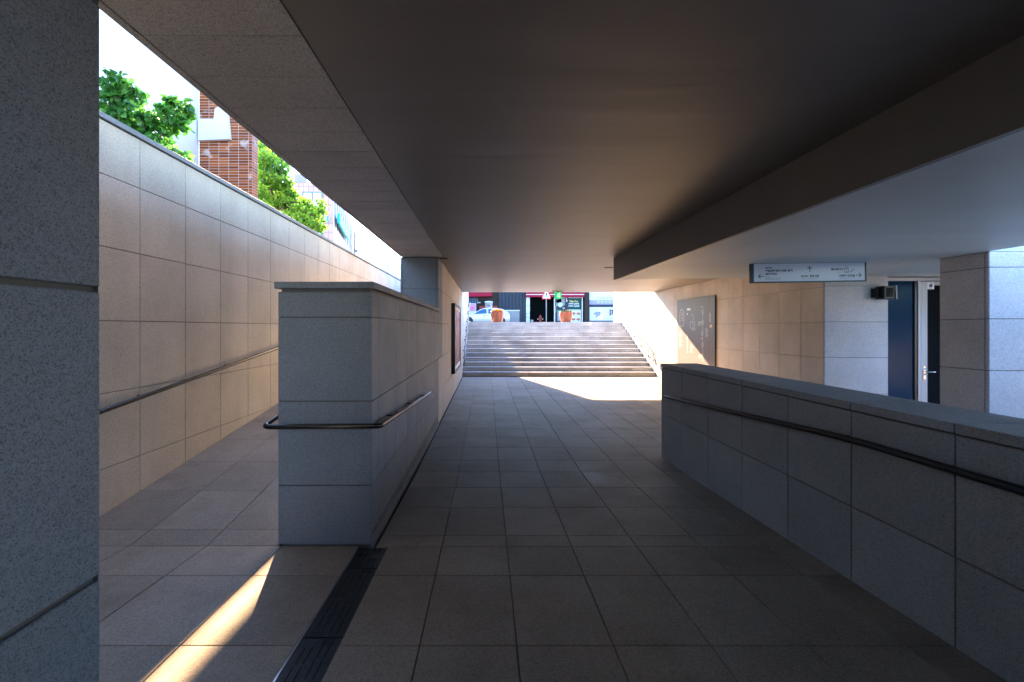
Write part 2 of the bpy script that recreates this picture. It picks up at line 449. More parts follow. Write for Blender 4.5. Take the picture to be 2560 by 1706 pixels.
floor_tiles(mb, [-.785]+xs[1:-1]+[2.30], ys_mid, zf)
# left of the drain, and in front of the ramp
floor_tiles(mb, [-3.08, -2.535, -1.985, -1.45, -.905], ys_near[:-1]+[3.146], zf)
ys_far = [4.99]+[5.43+.57*i for i in range(17)]
ys_far = [y for y in ys_far if y < 14.55]+[14.56]
floor_tiles(mb, [-.785]+xs_far[1:6]+[1.98, 2.30], [4.99, 5.43], zf)
floor_tiles(mb, xs_far, ys_far[1:], zf)
tag(mb.build('floor', M['floor']), kind='structure')
# foundation under everything (sunken court)
mb = MB(); mb.quad((-3.6, -8, -.05), (12.5, -8, -.05), (12.5, 20, -.05), (-3.6, 20, -.05))
for i, j in ((-4.2, -8),): pass
mb.box(2.6, 12.5, -8, 5.5, -.05, 0.0)
mb.box(-3.08, 2.6, -8, -4.2, -.05, .25)
tag(mb.build('court_floor', M['earth']), kind='structure')
# ramp on the left
mb = MB()
rz = lambda y: .0722 + .13*(y-3.14)
ys = [3.15, 3.348]+[3.944+.594*i for i in range(23)]
ys = [y for y in ys if y < 16.85]+[16.85]
floor_tiles(mb, [-3.08, -2.535, -1.985, -1.478], ys, rz)
mb.box(-3.08, -1.478, 16.86, 19.2, 1.70, 1.855)
tag(mb.build('ramp', M['floor']), kind='structure')

# ---- ground outside, one sheet with the sunken passage cut out of it
GZ = 1.855
mb = MB()
def gq(x0, x1, y0, y1): mb.quad((x0, y0, GZ-.012), (x1, y0, GZ-.012), (x1, y1, GZ-.012), (x0, y1, GZ-.012))
gq(-600, 600, 19.6, 900); gq(-600, -3.4, -300, 19.6); gq(12.6, 600, -300, 19.6); gq(-3.4, 12.6, -300, -8.1); gq(-3.4, 12.6, 19.2, 19.6)
tag(mb.build('ground', M['earth']), kind='structure')
mb = MB(); mb.quad((-150, 24, GZ), (150, 24, GZ), (150, 39.4, GZ), (-150, 39.4, GZ))
tag(mb.build('road', M['asphalt']), kind='structure')
mb = MB(); mb.bbox(-150, 150, 39.4, 44, GZ-.1, GZ+.13, .02)
tag(mb.build('pavement', M['earth']), kind='structure')

# ---- ceiling
ceil = thing('ceiling', None, None, (0, 0, 0)); tag(ceil, kind='structure')
mb = MB()
mb.box(-.748, 2.196, -4.5, 7.5, CEIL, CEIL+.02)
mb.box(-.82, 5.63, 7.502, 14.27, CEIL, CEIL+.02)
mb.box(-.82, 5.63, 14.30, 14.93, CEIL, CEIL+.02)
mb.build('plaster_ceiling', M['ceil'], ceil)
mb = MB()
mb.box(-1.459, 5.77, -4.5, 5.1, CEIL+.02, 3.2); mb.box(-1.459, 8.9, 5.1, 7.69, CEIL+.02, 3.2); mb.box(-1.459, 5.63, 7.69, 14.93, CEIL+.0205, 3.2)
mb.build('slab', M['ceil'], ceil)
mb = MB()
ys = [1.8237+.2975*i for i in range(-21, 20)]; ys = [y for y in ys if y < 7.5]+[7.5]
mb.panels((0, 0, CEIL), XV, NY, [-1.415, -.754], sorted(-y for y in ys), .007, .014)
ys2 = ys[::3]+[7.5]
mb.panels((0, 0, CEIL), XV, NY, [-1.459, -1.415], sorted(-y for y in ys2), .007, .014)
o = mb.build('stone_soffit', M['soffit'], ceil)
mb = MB()
mb.box(2.196, 2.236, -4.5, 7.69, 2.4435, CEIL+.02)
mb.box(2.236, 5.625, 7.60, 7.69, LOWC+.05, CEIL+.02)
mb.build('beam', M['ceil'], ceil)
mb = MB()
for (y0, y1) in ((-4.5, 5.1), (5.1, 7.40), (7.40, 7.69)):
    mb.prism([(2.236, y0, 2.455), (5.625, y0, LOWC), (5.625, y0, LOWC+.1), (2.236, y0, LOWC+.1)], (0, y1-y0, 0))
mb.box(5.625, 5.77, -4.5, 5.1, LOWC, LOWC+.1); mb.box(5.625, 9, 5.1, 7.40, LOWC, LOWC+.1); mb.box(6.70, 9, 7.40, 7.75, LOWC, LOWC+.1)
mb.build('lowered_ceiling', M['ceil2'], ceil)
mb = MB()
mb.box(2.33, 5.77, -4.5, -4.4, LOWC+.1, CEIL+.02); mb.box(5.67, 5.77, -4.4, 5.1, LOWC+.1, CEIL+.02)
mb.build('edge_trim', M['ceil2'], ceil)

# ---- unseen storey added above the passage to block sun and sky
bld = thing('overhead_blocker', 'unseen storey added over the underpass slab to shape the sunlight', 'building', (0, 10, 3.2))
mb = MB(); mb.box(-1.3, 5.4, 8.7, 14.0, 3.2, 6.0); mb.build('wall', M['white'], bld)
mb = MB(); mb.box(-4.33, 5.6, 8.6, 14.5, 6.0, 6.35); mb.box(-4.12, 5.6, -3, 4.8, 6.0, 6.35); mb.box(-1.3, 5.6, 4.8, 8.6, 6.0, 6.35); mb.box(-4.1, -1.47, -4.2, 2.3, 3.45, 3.6); mb.build('roof', M['cream'], bld)  # unseen slabs placed to edge the sun stripe and darken the near end

# ================================================================== WALLS
LEFT_ROWS = [-.7, -.105, .489, 1.093, 1.677, 2.273, 2.853, 3.283]
# left retaining wall
lw = thing('retaining_wall', 'long granite-clad retaining wall beside the ramp, open to the sky above', 'wall', (-3.2, 3, 0))
mb = MB()
ups = [3.932+.5925*i for i in range(-14, 27)]
mb.panels((-3.07, 0, 0), YV, ZV, ups, LEFT_ROWS, .006, .012)
mb.box(-3.40, -3.082, ups[0], ups[-1], -.7, 3.29, -1)
mb.build('wall_cladding', M['wall'], lw)
mb = MB()
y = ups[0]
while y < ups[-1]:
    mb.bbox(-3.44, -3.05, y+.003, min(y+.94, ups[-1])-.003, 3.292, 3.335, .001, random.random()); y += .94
mb.build('coping', M['wallShade'], lw)
# near left pillar
ROWS = [-.2, -.09, .505, 1.10, 1.695, 2.285, CEIL]
def pillar(name, label, x0, x1, y0, y1, rows, mat, strip=.03, loc=None, z1=None, group=None, sidejoint=None, gap=.009):
    t = thing(name, label, 'pillar', ((x0+x1)/2, (y0+y1)/2, 0), group)
    mb = MB()
    fx = [x0, x0+strip, x1-strip, x1] if strip else [x0, x1]
    fy = [y0, y1] if sidejoint is None else [y0, y0+sidejoint, y1]
    mb.panels((0, y0, 0), XV, ZV, fx, rows, gap, .012)
    mb.panels((0, y1, 0), NX, ZV, sorted(-a for a in fx), rows, gap, .012)
    mb.panels((x1, 0, 0), YV, ZV, fy, rows, gap, .012)
    mb.panels((x0, 0, 0), NY, ZV, sorted(-a for a in fy), rows, gap, .012)
    mb.build('stone_cladding', mat, t)
    return t
pillar('pillar', 'shade-toned granite pillar at the far left edge, nearest the viewer', -1.46, -.80, .285, .925, [.19, .51, 1.105, 1.699, 2.29, CEIL-.001], M['wallShade'], 0, gap=.012)
pillar('pillar', 'granite pillar rising behind the low wall to the stone soffit', -1.46, -.818, 7.505, 8.14, [1.1, 1.695, 2.285, CEIL-.003], M['wallShade'], .035)

# low wall with handrail
lo = thing('low_wall', 'chest-high granite parapet wall with flat coping between ramp and passage', 'wall', (-1.15, 3.14, 0))
mb = MB()
rows = [.085, .505, 1.10, 1.6935, 1.875]
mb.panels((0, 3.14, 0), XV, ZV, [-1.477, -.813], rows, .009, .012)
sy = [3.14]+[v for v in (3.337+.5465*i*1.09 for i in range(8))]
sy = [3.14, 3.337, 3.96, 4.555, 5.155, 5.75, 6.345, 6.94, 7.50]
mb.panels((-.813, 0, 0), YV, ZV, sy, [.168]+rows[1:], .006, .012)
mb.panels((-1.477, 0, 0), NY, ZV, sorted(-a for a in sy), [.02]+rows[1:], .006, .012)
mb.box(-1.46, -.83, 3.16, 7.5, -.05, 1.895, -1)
mb.build('stone_cladding', M['wallShade'], lo)
mb = MB()
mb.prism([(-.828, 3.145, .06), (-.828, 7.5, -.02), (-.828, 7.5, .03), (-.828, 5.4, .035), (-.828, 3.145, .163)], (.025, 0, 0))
mb.build('base_ledge', M['wallShade'], lo)
mb = MB()
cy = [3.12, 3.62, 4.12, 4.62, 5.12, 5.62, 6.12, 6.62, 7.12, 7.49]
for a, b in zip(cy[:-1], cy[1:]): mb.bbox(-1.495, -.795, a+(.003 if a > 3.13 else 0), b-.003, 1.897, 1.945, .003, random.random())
mb.build('coping', M['wallShade'], lo)

hr = thing('handrail', 'dark metal handrail wrapping round the end of the low wall', 'handrail', (-1.15, 3.05, .945))
def bend(pts, r=.05, n=5):
    out = [Vector(pts[0])]
    for i in range(1, len(pts)-1):
        p0, p1, p2 = Vector(pts[i-1]), Vector(pts[i]), Vector(pts[i+1])
        a = p1+(p0-p1).normalized()*r; b = p1+(p2-p1).normalized()*r
        for k in range(n+1):
            t = k/n; out.append((1-t)**2*a+2*t*(1-t)*p1+t*t*b)
    out.append(Vector(pts[-1])); return out
mb = MB()
mb.tube(bend([(-1.535, 6.6, 1.40), (-1.535, 3.05, .940), (-.735, 3.05, .945), (-.735, 5.86, .768)], .05), .0185, 14)
mb.build('rail', M['railD'], hr)
for y in (3.6, 4.5, 5.4):
    z = .945-.063*(y-3.05); mb = MB()
    mb.tube([(-.735, y, z), (-.812, y, z)], .006, 8); mb.build('bracket', M['railD'], hr)
hr = thing('handrail', 'slim steel handrail climbing the ramp along the left retaining wall', 'handrail', (-3, 3.4, .97))
mb = MB(); mb.tube([(-3.0, 1.0, .90), (-3.0, 2.9, .90), (-3.0, 3.47, .97), (-3.0, 16.5, .97+.124*13.03)], .019, 14); mb.build('rail', M['railD'], hr)
for i in range(10):
    y = 3.9+1.3*i; z = .97+.124*(y-3.47); mb = MB()
    mb.tube([(-3.0, y, z), (-3.07, y, z)], .006, 8); mb.build('bracket', M['railD'], hr)

# passage left wall from the far pillar to the head of the stairs
pw = thing('passage_wall', 'tall warm-tinted granite wall on the left of the passage behind the framed painting', 'wall', (-1.1, 8.2, 0))
mb = MB()
ys = [8.145]+[8.13+.6*i for i in range(1, 12)]+[14.93]
ys = [y for i, y in enumerate(ys) if i == 0 or y-ys[i-1] > .1]
mb.panels((-.818, 0, 0), YV, ZV, ys, [-.05, .505, 1.10, 1.695, 2.285, CEIL-.003], .005, .012)
ys = [14.93]+[15.5+.6*i for i in range(8)]
mb.panels((-.818, 0, 0), YV, ZV, ys, [-.05, .505, 1.10, 1.695, 2.285, 2.875, 3.28], .005, .012)
mb.panels((-.818, 0, 0), YV, ZV, [7.50, 8.144], [-.05, .505, 1.098], .005, .012)
mb.box(-1.46, -.832, 7.51, 8.13, -.05, 1.095, -1)
mb.box(-1.46, -.83, 8.15, 14.93, -.05, CEIL+.015, .5); mb.box(-1.46, -.83, 14.93, 19.7, -.05, 3.28, .5)
mb.panels((0, 19.712, 0), NX, ZV, [.818, 1.46], [1.8, 2.4, 2.9, 3.28], .005, .012)
mb.build('stone_cladding', M['wall'], pw)
mb = MB(); mb.bbox(-1.49, -.79, 14.94, 19.73, 3.285, 3.33, .004); mb.build('coping', M['wallShade'], pw)

# right wall
rw = thing('passage_wall', 'sunlit warm-tinted granite wall on the right carrying the grey information board', 'wall', (5.9, 10, 0))
mb = MB()
rr = [-.05, .52, 1.115, 1.71, 2.305, CEIL-.003]
ys = [7.41]+[7.95+.6*i for i in range(12)]; ys = [y for y in ys if y < 14.7]+[14.93]
mb.panels((5.626, 0, 0), NY, ZV, sorted(-y for y in ys), rr, .005, .012)
ys = [14.93]+[15.5+.6*i for i in range(8)]
mb.panels((5.626, 0, 0), NY, ZV, sorted(-y for y in ys), rr[:-1]+[2.9, 3.6], .005, .012)
mb.panels((6.69, 0, 0), YV, ZV, [7.40, 7.75], [-.05, .52, 1.123, 1.72, 2.316, LOWC+.02], .006, .012)
mb.box(5.64, 6.675, 7.415, 14.93, -.05, LOWC+.01, .5); mb.box(5.64, 6.675, 7.76, 19.7, LOWC+.012, 3.6, .5)
mb.box(5.64, 6.675, 14.93, 19.7, -.05, 2.5, .5)
mb.build('stone_cladding', M['wall'], rw)
mb = MB()
mb.panels((0, 7.40, 0), XV, ZV, [5.626, 6.69], [-.05, .52, 1.123, 1.72, 2.316, LOWC+.02], .006, .012)
mb.build('end_face', M['palestone'], rw)  # cooler granite copy, sky light on this face put into its colour

# right near pillar
pillar('pillar', 'pale granite pillar at the right edge, cut off by the picture frame', 5.77, 6.45, 5.10, 5.66, [-.02, .53, 1.127, 1.722, 2.317, LOWC-.001], M['palestone'], 0, sidejoint=.045, gap=.008)
# facade above the pillars and court walls (light court to the right)
bd = thing('court_building', 'white building front rising above the pillar at the right edge', 'building', (8, 6, 0))
mb = MB(); mb.box(5.78, 12.5, 5.12, 5.6, 3.21, 5.2); mb.box(2.33, 12.5, -4.4, .4, 3.201, 3.4); mb.box(2.66, 12.4, 1.75, 1.9, 0, LOWC); mb.box(6.46, 9.0, 5.12, 5.2, LOWC+.101, 3.2); mb.build('wall', M['white'], bd)  # also holds an unseen cover slab and cross wall added to darken the passage
mb = MB(); mb.box(8.0, 12.5, 7.2, 7.35, 0, LOWC); mb.build('side_wall', M['wall'], bd)
cw = thing('court_shade_wall', 'unseen guessed wall round the sunken court, added for its shade', 'wall', (12.4, 0, 0))
mb = MB(); mb.box(12.4, 12.6, -8, 19, -.05, GZ+.9); mb.box(-3.4, 12.4, -8.2, -8.0, -.05, GZ+.9); mb.build('stone_cladding', M['wall'], cw)  # unseen walls guessed so that something casts the court's shade

# right parapet with sloping rail
pp = thing('parapet_wall', 'waist-high granite parapet with broad flat top on the right', 'wall', (2.4, 3, 0))
mb = MB()
jy = [5.60, 5.01, 4.42, 3.83, 3.246, 2.682, 2.087, 1.49, .90, .30, -.3, -.9, -1.5][::-1]
mb.panels((2.2, 0, 0), NY, ZV, sorted(-y for y in jy), [-.12, .541, 1.118], .0075, .012)
mb.panels((0, 5.60, 0), NX, ZV, [-2.648, -2.2], [-.02, .541, 1.118], .006, .012)
mb.panels((2.648, 0, 0), YV, ZV, jy, [-.02, .541, 1.118], .006, .012)
mb.box(2.214, 2.634, jy[0], 5.586, -.02, 1.12, -1)
mb.build('stone_cladding', M['parapet'], pp)
mb = MB()
for a, b in zip(jy[:-1], jy[1:]): mb.bbox(2.196, 2.652, a+.0035, b-.0035+(.006 if b > 5.5 else 0), 1.124, 1.172, .0035, random.random())
mb.build('coping', M['parapet'], pp)
hr = thing('handrail', 'black handrail sloping along the inner face of the right parapet', 'handrail', (2.13, 3, .9))
mb = MB(); mb.tube([(2.13, -1.2, .985), (2.13, 2.5, .968), (2.13, 2.75, .958), (2.13, 5.30, .80)], .0195, 14); mb.build('rail', M['black'], hr)
for y in (-.2, 1.2, 2.7, 3.9, 5.0):
    z = .97 if y < 2.7 else .968-.0615*(y-2.6); mb = MB()
    mb.tube([(2.13, y, z), (2.2, y, z)], .006, 8); mb.build('bracket', M['black'], hr)

bw = thing('rear_blocker', 'unseen wall added behind the viewer to cut light from the rear', 'wall', (2, -4.6, 0))
mb = MB(); mb.box(-1.46, 5.77, -4.8, -4.5, 0, 2.55); mb.box(-1.46, -.80, -4.5, -.60, 0, CEIL-.001); mb.build('stone_cladding', M['wallShade'], bw)  # added walls that keep rear and side sky light off the foreground

# dark footing line along both sides of the passage
mb = MB(); mb.box(-.812, -.786, 3.14, 14.5, -.02, -.004, -1)
mb.box(2.18, 2.199, -1.5, 5.6, -.02, .0, -1)
tag(mb.build('gutter', M['pit']), kind='structure')

# ---- black drain covers in the foreground
def drain_cover(y0, y1, label):
    z = lambda y: floor_z(y)-.001
    t = thing('drain_cover', label, 'drain cover', (-.79, (y0+y1)/2, 0), 'black drain covers set in the floor')
    mb = MB(); a, b = -.893, -.697
    L = y1-y0
    sl = (z(y1)-z(y0))/L
    Mx = Matrix.Translation(Vector((0, y0, z(y0)))) @ Matrix(((1, 0, 0, 0), (0, 1, 0, 0), (0, sl, 1, 0), (0, 0, 0, 1)))
    mb.box(a, b, .003, L-.003, -.012, 0, M_=Mx)
    mb.build('plate', M['cast'], t)
    sb = MB()
    def slot(x0, x1, ya, yb): sb.box(x0, x1, ya, yb, -.004, .0008, M_=Mx)
    wd = b-a
    half = L/2
    for hlf in (0, 1):
        yb0 = hlf*half
        for k, fx in enumerate((.20, .38, .60, .78)):
            x = a+wd*fx
            first = (k < 2) == (hlf == 0)
            ya = yb0+(.065 if first else .02); ye = yb0+half-(.02 if first else .065)
            m = (ya+ye)/2
            slot(x-.004, x+.004, ya, m-.008); slot(x-.004, x+.004, m+.008, ye)
        for q in range(3):
            if hlf == 0:
                slot(a+wd*.13, a+wd*.45, .014+q*.016, .019+q*.016); slot(a+wd*.53, a+wd*.85, half-.05+q*.016, half-.045+q*.016)
            else:
                slot(a+wd*.13, a+wd*.45, half+.014+q*.016, half+.019+q*.016); slot(a+wd*.53, a+wd*.85, L-.05+q*.016, L-.045+q*.016)
    sb.build('slots', M['pit'], t)
drain_cover(2.83, 3.112, 'short black drain cover tucked against the foot of the low wall')
drain_cover(2.16, 2.826, 'black slotted drain cover, the full-length one nearest the low wall')
drain_cover(1.49, 2.156, 'black slotted drain cover at the bottom edge of the picture')
mb = MB()
for a, b in ((-.904, -.895), (-.695, -.701+.003)):
    for y0, y1 in ((.6, 3.12),):
        mb.prism([(a, y0, floor_z(y0)-.02), (b, y0, floor_z(y0)-.02), (b, y0, floor_z(y0)+.001), (a, y0, floor_z(y0)+.001)], (0, y1-y0, floor_z(y1)-floor_z(y0)))
mb.quad((-.90, .6, floor_z(.6)-.03), (-.695, .6, floor_z(.6)-.03), (-.695, 3.12, floor_z(3.12)-.03), (-.90, 3.12, floor_z(3.12)-.03), -1)
tag(mb.build('drain_channel', M['steel']), kind='structure')

# ================================================================== STAIRS
D0, T, RS = 14.79, .306, .1427
st = thing('staircase', 'broad flight of grey granite steps climbing to the street', 'staircase', (2.4, D0, 0))
for k in range(13):
    mb = MB(); z0, z1 = k*RS, (k+1)*RS; y0 = D0+k*T
    y1 = y0+T+.01 if k < 12 else 19.65
    off = (0, .62, .31, .9)[k % 4]
    us = [-.818, .45+off*.02]+[.45+1.14*i+(.04*k) for i in range(1, 5)]+[5.626]
    sh_ = (0, .42, -.18, .30, .08)[k % 5]
    us = [-.818, .24]+[.24+1.16*i+sh_ for i in range(1, 4)]+[4.66+.3*((k*3) % 4-1.5)*.6, 5.626]
    mb.panels((0, y0+.006, 0), XV, ZV, us, [z0, z1-.036], .008, .008)     # riser
    for a, b in zip(us[:-1], us[1:]):
        mb.bbox(a+.004, b-.004, y0, y1+.008, z1-.036, z1, .003, random.random())
    mb.box(-.81, 5.62, y0+.012, y1-.002, z0+.002, z1-.006, -1)
    mb.build('step', M['stair'], st)
mb = MB()
mb.box(-.81, 5.62, D0+.03, 19.6, -.04, .02, -1)
mb.build('base', M['pit'], st)
# drain slot strip in front of the stairs
dg = MB(); dg.box(-.80, 5.62, 14.565, 14.70, -.02, -.001, .6)
dgo = tag(dg.build('stair_drain', M['floor']), 'narrow slotted drain strip across the foot of the stairs', 'drain')
sb = MB()
n = 96
for i in range(n):
    x = -.75+i*(6.3/n); sb.box(x, x+.032, 14.60, 14.665, -.008, .0012)
sb.build('slots', M['pit'], dgo)

# stair handrails
def stair_rail(x, wallx, label):
    s = 1 if wallx > x else -1
    t = thing('stair_handrail', label, 'handrail', (x, D0, 0), 'handrails on both sides of the stairs')
    zr = lambda y: .80+(y-14.96)*(2.678-.80)/(19.04-14.96)
    mb = MB()
    mb.tube(bend([(x+s*.03, 14.62, .38), (x, 14.55, .52), (x, 14.96, zr(14.96)), (x, 19.04, zr(19.04)), (x, 19.4, zr(19.04)), (x+s*.06, 19.42, zr(19.04)-.02)], .12, 6), .026, 12)
    mb.build('upper_rail', M['railS'], t)
    mb = MB()
    mb.tube([(x+s*.01, 15.2, zr(15.2)-.22), (x+s*.01, 19.1, zr(19.1)-.22)], .018, 10)
    mb.build('lower_rail', M['railS'], t)
    for i in range(6):
        mb = MB(); y = 15.25+.74*i; z = zr(y)
        mb.tube(bend([(x, y, z-.015), (x, y, z-.09), (wallx-s*.004, y, z-.09)], .03), .018, 8)
        mb.build('bracket', M['pit'], t); mb = MB()
        mb.tube(bend([(x, y, z-.24), (x+s*.012, y, z-.33), (wallx-s*.004, y, z-.33)], .03), .022, 8)
        mb.build('bracket', M['pit'], t)
stair_rail(5.545, 5.626, 'steel stair handrail on the sunlit right wall with a curled lower end')
stair_rail(-.735, -.818, 'steel stair handrail on the left side, seen almost edge-on')

# ================================================================== THINGS IN THE PASSAGE
# framed painting
fr = thing('framed_painting', 'large abstract red and orange painting in a deep black frame on the left wall', 'painting', (-.78, 11.36, .56))
mb = MB()
X0, X1 = -.818, -.732
for a in ((10.23, 10.30, .556, 2.19), (12.43, 12.50, .556, 2.19)): mb.box(X0, X1, a[0], a[1], a[2], a[3])
mb.box(X0, X1-.001, 10.30, 12.43, 2.13, 2.188); mb.box(X0, X1-.001, 10.30, 12.43, .558, .615)
mb.build('frame', M['black'], fr)
mb = MB(); mb.box(-.80, -.752, 10.30, 12.43, .70, 2.05); mb.build('canvas', M['art'], fr)
mb = MB(); mb.box(-.802, -.748, 10.30, 12.43, 2.051, 2.13); mb.box(-.802, -.748, 10.30, 12.43, .615, .699); mb.build('mount', M['paper'], fr)

# information board
ib = thing('information_board', 'tall grey glass information board with white line drawings on the right wall', 'board', (5.61, 11.97, .45))
mb = MB(); mb.bbox(5.598, 5.625, 10.89, 13.06, .45, 2.42, .003); mb.build('panel', M['board'], ib)
mb = MB(); mb.box(5.590, 5.600, 10.868, 10.888, .45, 2.42); mb.build('edge_strip', M['brown'], ib)
ln = MB(); lo_ = MB()
bx = 5.5968
def BP(u, v): return Vector((bx, 13.06-u*2.17, .45+v*1.97))
def stroke(m, pts, w=.006):
    for a, b in zip(pts[:-1], pts[1:]):
        a = BP(*a); b = BP(*b); d = (b-a)
        if d.length < 1e-5: continue
        n = d.normalized().cross(Vector((1, 0, 0)))*w/2
        m.quad(a-n, b-n, b+n, a+n)
# crop helper: crop2 px -> u,v
def C2(x, y):
    src_x = 1560+x/6.532; src_y = 700+y/6.532
    Yd = 5.60*F/(src_x-CX); z = EYE-(src_y-CY)*Yd/F
    return ((13.06-Yd)/2.17, (z-.45)/1.97)
stroke(ln, [C2(945+38*math.cos(t*math.pi/12), 625+142*math.sin(t*math.pi/12)) for t in range(25)], .012)
for i in range(4):
    for j in range(2): text(lo_, ('기', '능', '나', '눔')[(i+j) % 4], BP(0, 0), (0, -1, 0), (0, 0, 1), *(lambda a, b: (a[0]*2.17, b[0]*2.17, b[1]*1.97, a[1]*1.97))(C2(928+j*24, 535+i*38), C2(946+j*24, 562+i*38)))
for (x0, y0, x1, y1) in ((1030, 465, 1085, 500), (1395, 540, 1415, 690), (1030, 540, 1042, 580)):
    a, b = C2(x0, y0), C2(x1, y1)
    if y1-y0 > 100: stroke(ln, [C2(1405, 540), C2(1408, 690)], .022)
    else: stroke(ln, [C2(x0, (y0+y1)/2), C2(x1, (y0+y1)/2)], .05)
stroke(ln, [C2(1085, 690), C2(1085, 790), C2(1130, 790), C2(1130, 690), C2(1085, 690)], .008)
stroke(ln, [C2(1155, 670), C2(1160, 835)], .010); stroke(ln, [C2(1115, 840), C2(1155, 790)], .008); stroke(ln, [C2(1100, 550), C2(1140, 600), C2(1120, 690)], .006)
path = [(1290, 450), (1285, 530), (1290, 610), (1285, 700), (1290, 790), (1280, 880), (1290, 970), (1285, 1060), (1290, 1150), (1285, 1240), (1290, 1340)]
stroke(ln, [C2(*p) for p in path], .008)
for p in path[1::2]: stroke(ln, [C2(p[0]+14*math.cos(t*math.pi/6), p[1]+34*math.sin(t*math.pi/6)) for t in range(13)], .008)
for p in path[::3]: stroke(ln, [C2(p[0]-40, p[1]-10), C2(p[0]-2, p[1]-10)], .01)
for (x, y, n) in ((905, 850, 7), (905, 960, 9), (1085, 1060, 9), (1215, 680, 5), (1220, 1230, 4), (1335, 800, 9)):
    for q in range(n):
        stroke(ln, [C2(x, y+q*16), C2(x+18+((q*7) % 5)*7, y+q*16)], .006)
for q in range(10): stroke(ln, [C2(1030, 900+q*32), C2(1044, 900+q*32)], .018)
stroke(lo_, [C2(1400, 745), C2(1440, 745)], .03); stroke(lo_, [C2(1400, 768), C2(1440, 768)], .03)
ln.build('drawing', M['ink'], ib); lo_.build('lettering', M['inkO'], ib)
mb = MB(); stroke(mb, [C2(1390, 270), C2(1387, 1400)], .008); mb.build('panel_joint', M['brown'], ib)

# hanging direction sign
dsn = thing('direction_sign', 'long white direction sign with arrows hanging under the lowered ceiling', 'sign', tuple(W(2022.9, 680.2, 5.9)), rot=(0, R(-.85), 0))
hw, hh = .762, .1365
mb = MB()
for a in ((-hw, hw, -.0, .06, hh-.020, hh), (-hw, hw, 0, .06, -hh, -hh+.016), (-hw, -hw+.028, .0, .06, -hh+.0161, hh-.0201), (hw-.018, hw, .0, .06, -hh+.0161, hh-.0201)): mb.box(*a)
mb.build('frame', M['signG'], dsn, True)
mb = MB(); mb.box(-hw+.0281, hw-.0181, .006, .055, -hh+.0162, hh-.0202); mb.build('face', M['signF'], dsn, True)
for x in (-.5, .5):
    mb = MB(); mb.box(x-.01, x+.01, .02, .04, hh, hh+.05); mb.build('hanger', M['signG'], dsn, True)
tx = MB()
def S(cx, cy): return ((cx-1128)/1303., (348-(cx-1128)*.0152-cy)/1303.)
def stext(m, s, x0, x1, base, h, bold=.045):
    u0, v0 = S(x0, base); u1, _ = S(x1, base); text(m, s, (0, .0045, 0), XV, ZV, u0, u1, v0, v0+h/1303., bold)
stext(tx, 'GATE2', 370, 487, 292, 30); stext(tx, '생활문화센터 명동1번지', 372, 845, 350, 42); stext(tx, '(문화재단)', 368, 578, 410, 42)
stext(tx, 'GATE1  중앙시장', 985, 1300, 444, 42); stext(tx, '엘리베이터', 1508, 1725, 325, 42); stext(tx, '다목적 강의실', 1645, 1922, 435, 42)
def sarrow(m, cx, cy, ang, L=98, w=13):
    u, v = S(cx, cy); s = 1/1303.; Rm = Matrix.Rotation(ang, 2)
    def seg(a, b):
        a = Vector(a); b = Vector(b); d = (b-a).normalized(); n = Vector((-d.y, d.x))*w/2
        q = [Rm @ p for p in (a-n, b-n, b+n, a+n)]
        m.quad(*[(u+p.x*s, .0045, v+p.y*s) for p in q])
    seg((-L/2, 0), (L/2-6, 0)); seg((L/2-42, 40), (L/2, -2)); seg((L/2-42, -40), (L/2, 2))
sarrow(tx, 299, 425, math.pi); sarrow(tx, 1143, 302, math.pi/2, 90); sarrow(tx, 1987, 402, 0)
def srect(m, x0, y0, x1, y1):
    a, b = S(x0, y0), S(x1, y1); m.quad((a[0], .0045, b[1]), (b[0], .0045, b[1]), (b[0], .0045, a[1]), (a[0], .0045, a[1]))
for r_ in ((1745, 285, 1815, 293), (1745, 349, 1815, 357), (1745, 285, 1753, 357), (1807, 285, 1815, 357), (1777, 285, 1783, 357)): srect(tx, *r_)
for c in (1762, 1800):
    u, v = S(c, 262); s = 1/1303.; d = 1 if c > 1780 else -1
    tx.poly([(u-12*s, .0045, v-8*s*d), (u+12*s, .0045, v-8*s*d), (u, .0045, v+12*s*d)][::(1 if d > 0 else -1)])
for q in range(5): srect(tx, 1845+q*13, 345-q*11, 1861+q*13, 353-q*11); srect(tx, 1855+q*13, 334-q*11, 1861+q*13, 353-q*11)
tx.build('lettering', M['inkD'], dsn, True)
t2 = MB()
stext(t2, 'Gate2', 372, 436, 444, 17, .01); stext(t2, 'Living Culture Center', 372, 637, 466, 19, .01); stext(t2, 'Myeong-dong 1 Beonji', 372, 637, 490, 19, .01)
stext(t2, 'Gate1  Jungang Market', 1000, 1287, 480, 19, .01); stext(t2, 'Elevator', 1618, 1714, 358, 17, .01); stext(t2, 'Multipurpose Room', 1665, 1915, 470, 19, .01)
t2.build('small_lettering', simple('grey_ink', (.20, .26, .32), .5), dsn, True)

